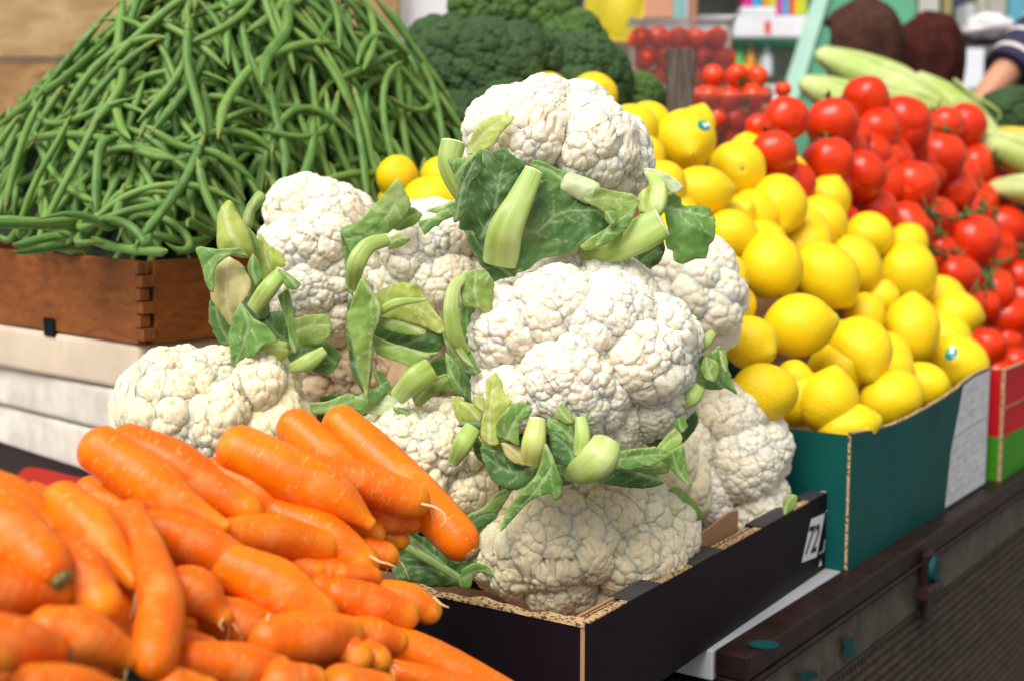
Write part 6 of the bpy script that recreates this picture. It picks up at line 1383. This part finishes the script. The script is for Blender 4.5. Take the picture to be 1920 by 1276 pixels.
def person(x, y, hz_, face, label, hair, cloth, arm=None):
    """standing figure seen from behind, head centre at height hz_; face = heading angle (0 looks away from the camera)"""
    H = hz_ + .11; o0 = np.array([x, y, 0.]); t = thing('person', o0, label, 'person'); c, s = math.cos(face), math.sin(face)
    def q(a, b, z): return (x + a * c - b * s, y + a * s + b * c, z)
    k = H / 1.70
    J = {'pelvis': (*q(0, 0, .95 * k), (.15, .11)), 'waist': (*q(0, 0, 1.10 * k), (.125, .09)), 'chest': (*q(0, 0, 1.28 * k), (.15, .10)), 'upper': (*q(0, 0, 1.38 * k), (.11, .08)), 'neck': (*q(0, 0, 1.46 * k), .05), 'head': (*q(0, .02, hz_ - .05), .07), 'crown': (*q(0, .015, hz_ + .04), .075),
         'shL': (*q(-.17, 0, 1.38 * k), .05), 'elL': (*q(-.22, .03, 1.10 * k), .037), 'wrL': (*q(-.20, .12, .90 * k), .026), 'haL': (*q(-.20, .15, .83 * k), .03),
         'shR': (*q(.17, 0, 1.38 * k), .05), 'hipL': (*q(-.09, 0, .88 * k), .085), 'knL': (*q(-.10, .01, .48 * k), .052), 'anL': (*q(-.10, 0, .08), .035), 'toL': (*q(-.10, .14, .035), .03), 'hipR': (*q(.09, 0, .88 * k), .085), 'knR': (*q(.10, .01, .48 * k), .052), 'anR': (*q(.10, 0, .08), .035), 'toR': (*q(.10, .14, .035), .03)}
    if arm is None: J.update({'elR': (*q(.22, .03, 1.10 * k), .037), 'wrR': (*q(.20, .12, .90 * k), .026), 'haR': (*q(.20, .15, .83 * k), .03)})
    else: J.update({'shR': (*arm[0], .05), 'elR': (*arm[1], .045), 'wrR': (*arm[2], .030), 'haR': (*arm[3], .034)})
    E = [('pelvis', 'waist'), ('waist', 'chest'), ('chest', 'upper'), ('upper', 'neck'), ('neck', 'head'), ('head', 'crown'), ('upper', 'shL'), ('shL', 'elL'), ('elL', 'wrL'), ('wrL', 'haL'), ('upper', 'shR'), ('shR', 'elR'), ('elR', 'wrR'), ('wrR', 'haR'), ('pelvis', 'hipL'), ('hipL', 'knL'), ('knL', 'anL'), ('anL', 'toL'), ('pelvis', 'hipR'), ('hipR', 'knR'), ('knR', 'anR'), ('anR', 'toR')]
    skinned('body', J, E, M['skin'], t, o0)
    J2 = {a: v for a, v in J.items() if a in ('pelvis', 'waist', 'chest', 'upper', 'shL', 'elL', 'shR')}; J2 = {a: (*v[:3], tuple(z_ + .014 for z_ in (v[3] if isinstance(v[3], tuple) else (v[3], v[3])))) for a, v in J2.items()}
    skinned('shirt', J2, [('pelvis', 'waist'), ('waist', 'chest'), ('chest', 'upper'), ('upper', 'shL'), ('shL', 'elL'), ('upper', 'shR')], M[cloth] if cloth != 'stripe' else M['stripe_plain'], t, o0)
    J3 = {a: (*v[:3], tuple(z_ + .016 for z_ in (v[3] if isinstance(v[3], tuple) else (v[3], v[3])))) for a, v in J.items() if a in ('pelvis', 'hipL', 'knL', 'anL', 'hipR', 'knR', 'anR')}
    skinned('trousers', J3, [('pelvis', 'hipL'), ('hipL', 'knL'), ('knL', 'anL'), ('pelvis', 'hipR'), ('hipR', 'knR'), ('knR', 'anR')], M['cloth'], t, o0)
    # face side (away from the camera): nose, eyes, mouth, ears
    hc = np.array(q(0, .02, hz_)); fwd_ = np.array([-s, c, 0]); rt_ = np.array([c, s, 0])
    g = G()
    for sgn in (-1, 1):
        V, F = SD2 * (.012, .02, .03) , SF2; g.add(hc + V @ np.array([rt_, fwd_, Z]) + rt_ * .083 * sgn - Z * .02, F)
    V = SD2 * (.013, .022, .022); g.add(hc + V @ np.array([rt_, fwd_, Z]) + fwd_ * .092 - Z * .025, F); g.obj('ears_and_nose', M['skin'], t, smooth=True)
    g = G()
    for sgn in (-1, 1): g.add(hc + (SD2 * .011) @ np.array([rt_, fwd_, Z]) + fwd_ * .078 + rt_ * .032 * sgn, SF2)
    g.add(hc + (SD2 * (.022, .006, .005)) @ np.array([rt_, fwd_, Z]) + fwd_ * .080 - Z * .058, SF2); g.obj('eyes_and_mouth', M['hair'], t, smooth=True)
    # hair: shell over crown and back of the head, open at the face
    D = ICO7[0][::1]; lvl, FF = icos(5); Pn = lvl * (.100, .110, .118); Pn[:, 2] = np.where(lvl[:, 2] < 0, Pn[:, 2] * 2.1, Pn[:, 2]); m_ = (lvl[:, 1] > .45) & (lvl[:, 2] < .45); Pn[m_] *= .62
    Pn = Pn * (1 + .08 * np.array([mnoise.noise(Vector(v) * 1.8) + .22 * mnoise.noise(Vector((v[0] * 14, v[1] * 14, v[2] * 3))) for v in lvl]))[:, None]
    mk('hair', hc + Z * .012 + Pn[:, :1] * rt_ + Pn[:, 1:2] * fwd_ + Pn[:, 2:] * Z, FF, M[hair], t)
    return t, q
M['stripe_plain'] = m_plain('navy_cloth', (.018, .015, .05), .85, .2, 20, .001)
p = at(1628, 92, 3.35); person(p[0], p[1], p[2], R(50), 'dark brown haired shopper seen from behind, left one of the two', 'hair', 'cloth')
p = at(1742, 112, 3.55); person(p[0], p[1], p[2], R(-15), 'reddish brown haired shopper seen from behind, right one of the two', 'hair_red', 'cloth2')
sh, el, wr, ha = at(2080, -60, 3.25), at(1925, 92, 3.16), at(1842, 185, 3.10), at(1832, 225, 3.08)
tp_, _ = person(sh[0] + .16, sh[1] + .05, 1.62, R(160), 'person at the right edge reaching into the vegetables, navy sleeve with white stripes', 'hair', 'stripe', arm=(sh, el, wr, ha))
P = catmull([sh, (sh + el) / 2, el, el + (wr - el) * .45], 24); V, F, tc, ss = tube(P, np.linspace(.072, .060, 24), 20); mk('sleeve', V, F, M['stripe'], tp_, attr={'tc': tc})
for k, (dx, dy, L_) in enumerate(((-12, 36, 1), (-4, 42, 1.1), (5, 42, 1.05), (12, 34, .9), (-22, 10, .7))):       # fingers
    a = at(1832 + dx * .5, 225 + (6 if k < 4 else -6), 3.08); b = at(1832 + dx, 225 + dy * .6, 3.075); c_ = at(1832 + dx * 1.1, 225 + dy, 3.09); V, F, t2, s2 = tube(catmull([a, b, c_], 9), [.010, .010, .0095, .009, .0088, .0085, .008, .007, .003], 8); mk('finger', V, F, M['skin'], tp_)
# ------------------------------------------------------------------ market hall behind
g = G(); g.box((-9, 9.5, 0), (22, 0, 0), (0, .2, 0), (0, 0, 6)); setp(g.obj('hall_back_wall', M['hall']), 'grey wall of the market far behind the stalls', 'wall')
def colm(name, c, rough=.6): return m_plain(name, c, rough, .08, 10, 0)
def boxthing(name, x0, y0, x1, y1, d, dep, mat, lab, cat, bevel=.004, parent=None, ground=False):
    a, b = at(x0, y1, d), at(x1, y0, d); g = G(); z0 = 0 if ground else a[2]
    g.box((a[0], a[1], z0), (b[0] - a[0], 0, 0), (0, dep, 0), (0, 0, b[2] - z0)); o = g.obj(name, mat, parent, bevel=bevel)
    if parent is None: setp(o, lab, cat)
    return o
sw = colm('white_shelf_paint', (.78, .78, .84)); mt = colm('mint_green_paint', (.10, .36, .22)); mtl = colm('pale_mint_edge', (.45, .72, .60))
shf = thing('shelf_rack', at(1330, 300, 4.6) * (1, 1, 0), 'white shop shelf rack with price strips, holding coloured packets', 'shelf')
for (y0, y1) in ((30, 70), (-60, -48), (160, 190), (260, 290), (380, 400), (520, 540)): boxthing('shelf_board', 1295, y0, 1560, y1, 4.6, .4 if y0 != 30 else .03, sw, '', '', parent=shf)
boxthing('shelf_board', 1295, 70, 1560, 76, 4.62, .4, mt, '', '', parent=shf)
boxthing('back_panel', 1290, -200, 1570, 560, 5.05, .03, colm('beige_panel', (.55, .50, .42)), '', '', parent=shf)
for x in (1290, 1560): boxthing('upright', x, -200, x + 8, 600, 4.59, .45, sw, '', '', parent=shf, ground=True)
cols = [(1392, 1412, (.75, .02, .30), 'magenta'), (1412, 1428, (.02, .45, .80), 'sky blue'), (1430, 1444, (.80, .35, .02), 'orange'), (1444, 1456, (.65, .75, .05), 'lime'), (1456, 1466, (.75, .02, .35), 'deep pink'), (1466, 1480, (.10, .35, .70), 'blue'), (1480, 1490, (.80, .10, .03), 'red'), (1490, 1502, (.80, .60, .03), 'yellow'), (1502, 1514, (.50, .70, .04), 'yellow green')]
for k, (x0, x1, c, nm) in enumerate(cols): boxthing('packet', x0, -34, x1 - 1, 29 if k > 3 else 12, 4.66, .10, colm(nm.replace(' ', '_') + '_packet', c), nm + ' packet standing on the white shelf', 'packet', .004)
boxthing('tray', 1388, 13, 1455, 29, 4.66, .12, sw, 'white tray under the left packets on the shelf', 'tray')
for (x0, x1, y0, y1, c, nm) in ((1378, 1396, 84, 156, (.10, .55, .12), 'green'), (1385, 1402, 110, 152, (.65, .80, .04), 'lime yellow'), (1399, 1416, 84, 156, (.85, .33, .02), 'orange'), (1428, 1450, 88, 140, (.72, .74, .80), 'white'), (1420, 1426, 110, 156, (.80, .62, .20), 'amber')):
    a, b = at(x0, y1, 4.66), at(x1, y0, 4.66); r_ = (b[0] - a[0]) / 2; h = b[2] - a[2]; P = np.array([(a[0] + r_, a[1] + r_, a[2] + h * f) for f in (0, .02, .65, .78, .86, 1)]); V, F, t2, s2 = tube(P, [r_ * .9, r_, r_, r_ * .45, r_ * .3, r_ * .3], 14); setp(mk('bottle', V, F, colm(nm.replace(' ', '_') + '_bottle', c, .3), origin=P[0]), nm + ' bottle on the lower shelf right of the punnets', 'bottle')
boxthing('price_tag', 1434, 40, 1445, 64, 4.56, .004, colm('red_tag', (.70, .05, .03)), 'small red tag on the white shelf strip', 'tag', 0)
# mint panel leaning beside the shelf
a0, a1, a2, a3 = at(1478, 240, 4.0), at(1705, 240, 4.0), at(1720, -60, 4.0), at(1568, -60, 4.0)
g = G(); dz = np.array([0, .03, 0]); V = [a0, a1, a2, a3]; g.add([*V, *[v + dz for v in V]], [(0, 1, 2, 3), (7, 6, 5, 4), (0, 4, 5, 1), (1, 5, 6, 2), (2, 6, 7, 3), (3, 7, 4, 0)])
mp = thing('mint_panel', a0 * (1, 1, 0), 'slanted mint green panel with a pale edge behind the corn', 'panel'); g.obj('panel_sheet', mt, mp); b0, b3 = at(1448, 240, 3.98), at(1545, -60, 3.98); g = G(); V = [b0, a0 - (0, .02, 0), a3 - (0, .02, 0), b3]; g.add([*V, *[v + dz for v in V]], [(0, 1, 2, 3), (7, 6, 5, 4), (0, 4, 5, 1), (1, 5, 6, 2), (2, 6, 7, 3), (3, 7, 4, 0)]); g.obj('pale_edge', mtl, mp)
g = G(); q = at(1560, 240, 4.0); g.box((q[0] - .3, q[1] - .05, 0), (.75, 0, 0), (0, .12, 0), (0, 0, q[2] - .002)); g.obj('base', mt, mp)
# things at the upper right
boxthing('grey_counter', 1700, 62, 2050, 92, 4.4, .5, colm('dark_grey_counter', (.10, .10, .11)), 'long dark grey counter behind the shoppers', 'counter')
boxthing('counter_cabinet', 1700, 92.3, 2050, 500, 4.42, .45, colm('grey_cabinet', (.16, .15, .15)), 'grey cabinet front under the dark counter', 'cabinet', ground=True)
boxthing('notice_sheet', 1778, 92, 1842, 165, 4.2, .006, colm('white_sheet', (.80, .82, .92)), 'white sheet hanging off the dark grey counter', 'sign', 0)
ob_ = at(1865, 52, 4.3); Vv = SD2 * (.075, .06, .038); Vv *= (1 + .45 * np.array([mnoise.noise(Vector(v) * 34) for v in Vv]))[:, None]; setp(mk('white_bag', ob_ + Vv + (0, .05, .012), SF2, colm('pinkish_white_plastic', (.80, .72, .76))), 'crumpled pinkish white bag lying on the dark grey counter', 'bag')
for (x0, x1, y0, c, lab) in ((1693, 1716, -80, (.55, .54, .50), 'pale grey canister, leftmost behind the shoppers'), (1722, 1760, -80, (.50, .50, .46), 'light grey box behind the right shopper'), (1768, 1784, -80, (.30, .28, .10), 'olive box next to the navy one'), (1786, 1808, -80, (.03, .04, .08), 'navy box on the far counter'), (1810, 1828, 8, (.45, .46, .48), 'short grey bottle shaped box in front of the navy one'), (1832, 1850, -80, (.42, .42, .36), 'grey green pillar box'), (1852, 1886, -80, (.40, .40, .35), 'wide grey green box'), (1890, 1960, -80, (.10, .36, .48), 'teal blue cabinet at the top right corner')):
    boxthing('storage_box', x0, y0, x1, 60, 4.55 - (.1 if y0 == 8 else 0), .2, colm('storage_%d' % x0, c), lab, 'box')
boxthing('cloth_sheet', 1205, -40, 1262, 36, 3.6, .02, colm('tan_cloth', (.62, .30, .18)), 'tan cloth hanging behind the upper punnet', 'cloth')
boxthing('post', 1062, -200, 1092, 500, 3.9, .06, colm('dark_post', (.02, .022, .03)), 'dark post left of the yellow bag', 'post', ground=True)
boxthing('post', 1288, -200, 1300, 500, 3.7, .06, colm('red_brown_post', (.45, .20, .12)), 'thin red brown post behind the upper punnet', 'post', ground=True)
boxthing('blue_tube', 1262, -100, 1284, 60, 3.75, .05, colm('blue_green', (.25, .50, .50)), 'pale blue green tube beside the tan cloth', 'tube')
boxthing('carton', 1105, 78, 1200, 170, 3.2, .25, colm('white_carton_print', (.55, .50, .48)), 'whitish carton under the yellow bag', 'carton')
boxthing('side_cabinet', 1060, 170.5, 1300, 480, 3.2, .4, colm('side_cabinet_grey', (.2, .19, .18)), 'grey cabinet carrying the whitish carton', 'cabinet', ground=True)
# yellow bag hanging: pillowy sheet with folds
V = []; n, m = 26, 22
for sgn in (1, -1):
    for i in range(n):
        for j in range(m):
            u, v = j / (m - 1), i / (n - 1); x = 1096 + 112 * u + 3 * math.sin(v * 6); y = -70 + 150 * v + 3 * math.sin(u * 7 + 1) * v; q = at(x, y, 3.1 - sgn * (.016 * math.sin(math.pi * u) ** .6 * math.sin(math.pi * min(1, v * .9 + .12)) + .004 * math.sin(u * 9 + v * 2))); V.append(q)
F = [(i * m + j, i * m + j + 1, (i + 1) * m + j + 1, (i + 1) * m + j) for i in range(n - 1) for j in range(m - 1)]; F += [tuple(x + n * m for x in f[::-1]) for f in F]
setp(mk('yellow_bag', V, F, m_plain('yellow_plastic', (.80, .66, .03), .4, .1, 8, .002)), 'bright yellow plastic bag hanging behind the broccoli', 'bag')
boxthing('hanging_rail', 1050, -82, 1320, -72, 3.12, .02, M['dark'], 'dark rail from which the yellow bag hangs', 'rail')
# green stall cloth strip left of it is hidden by the broccoli
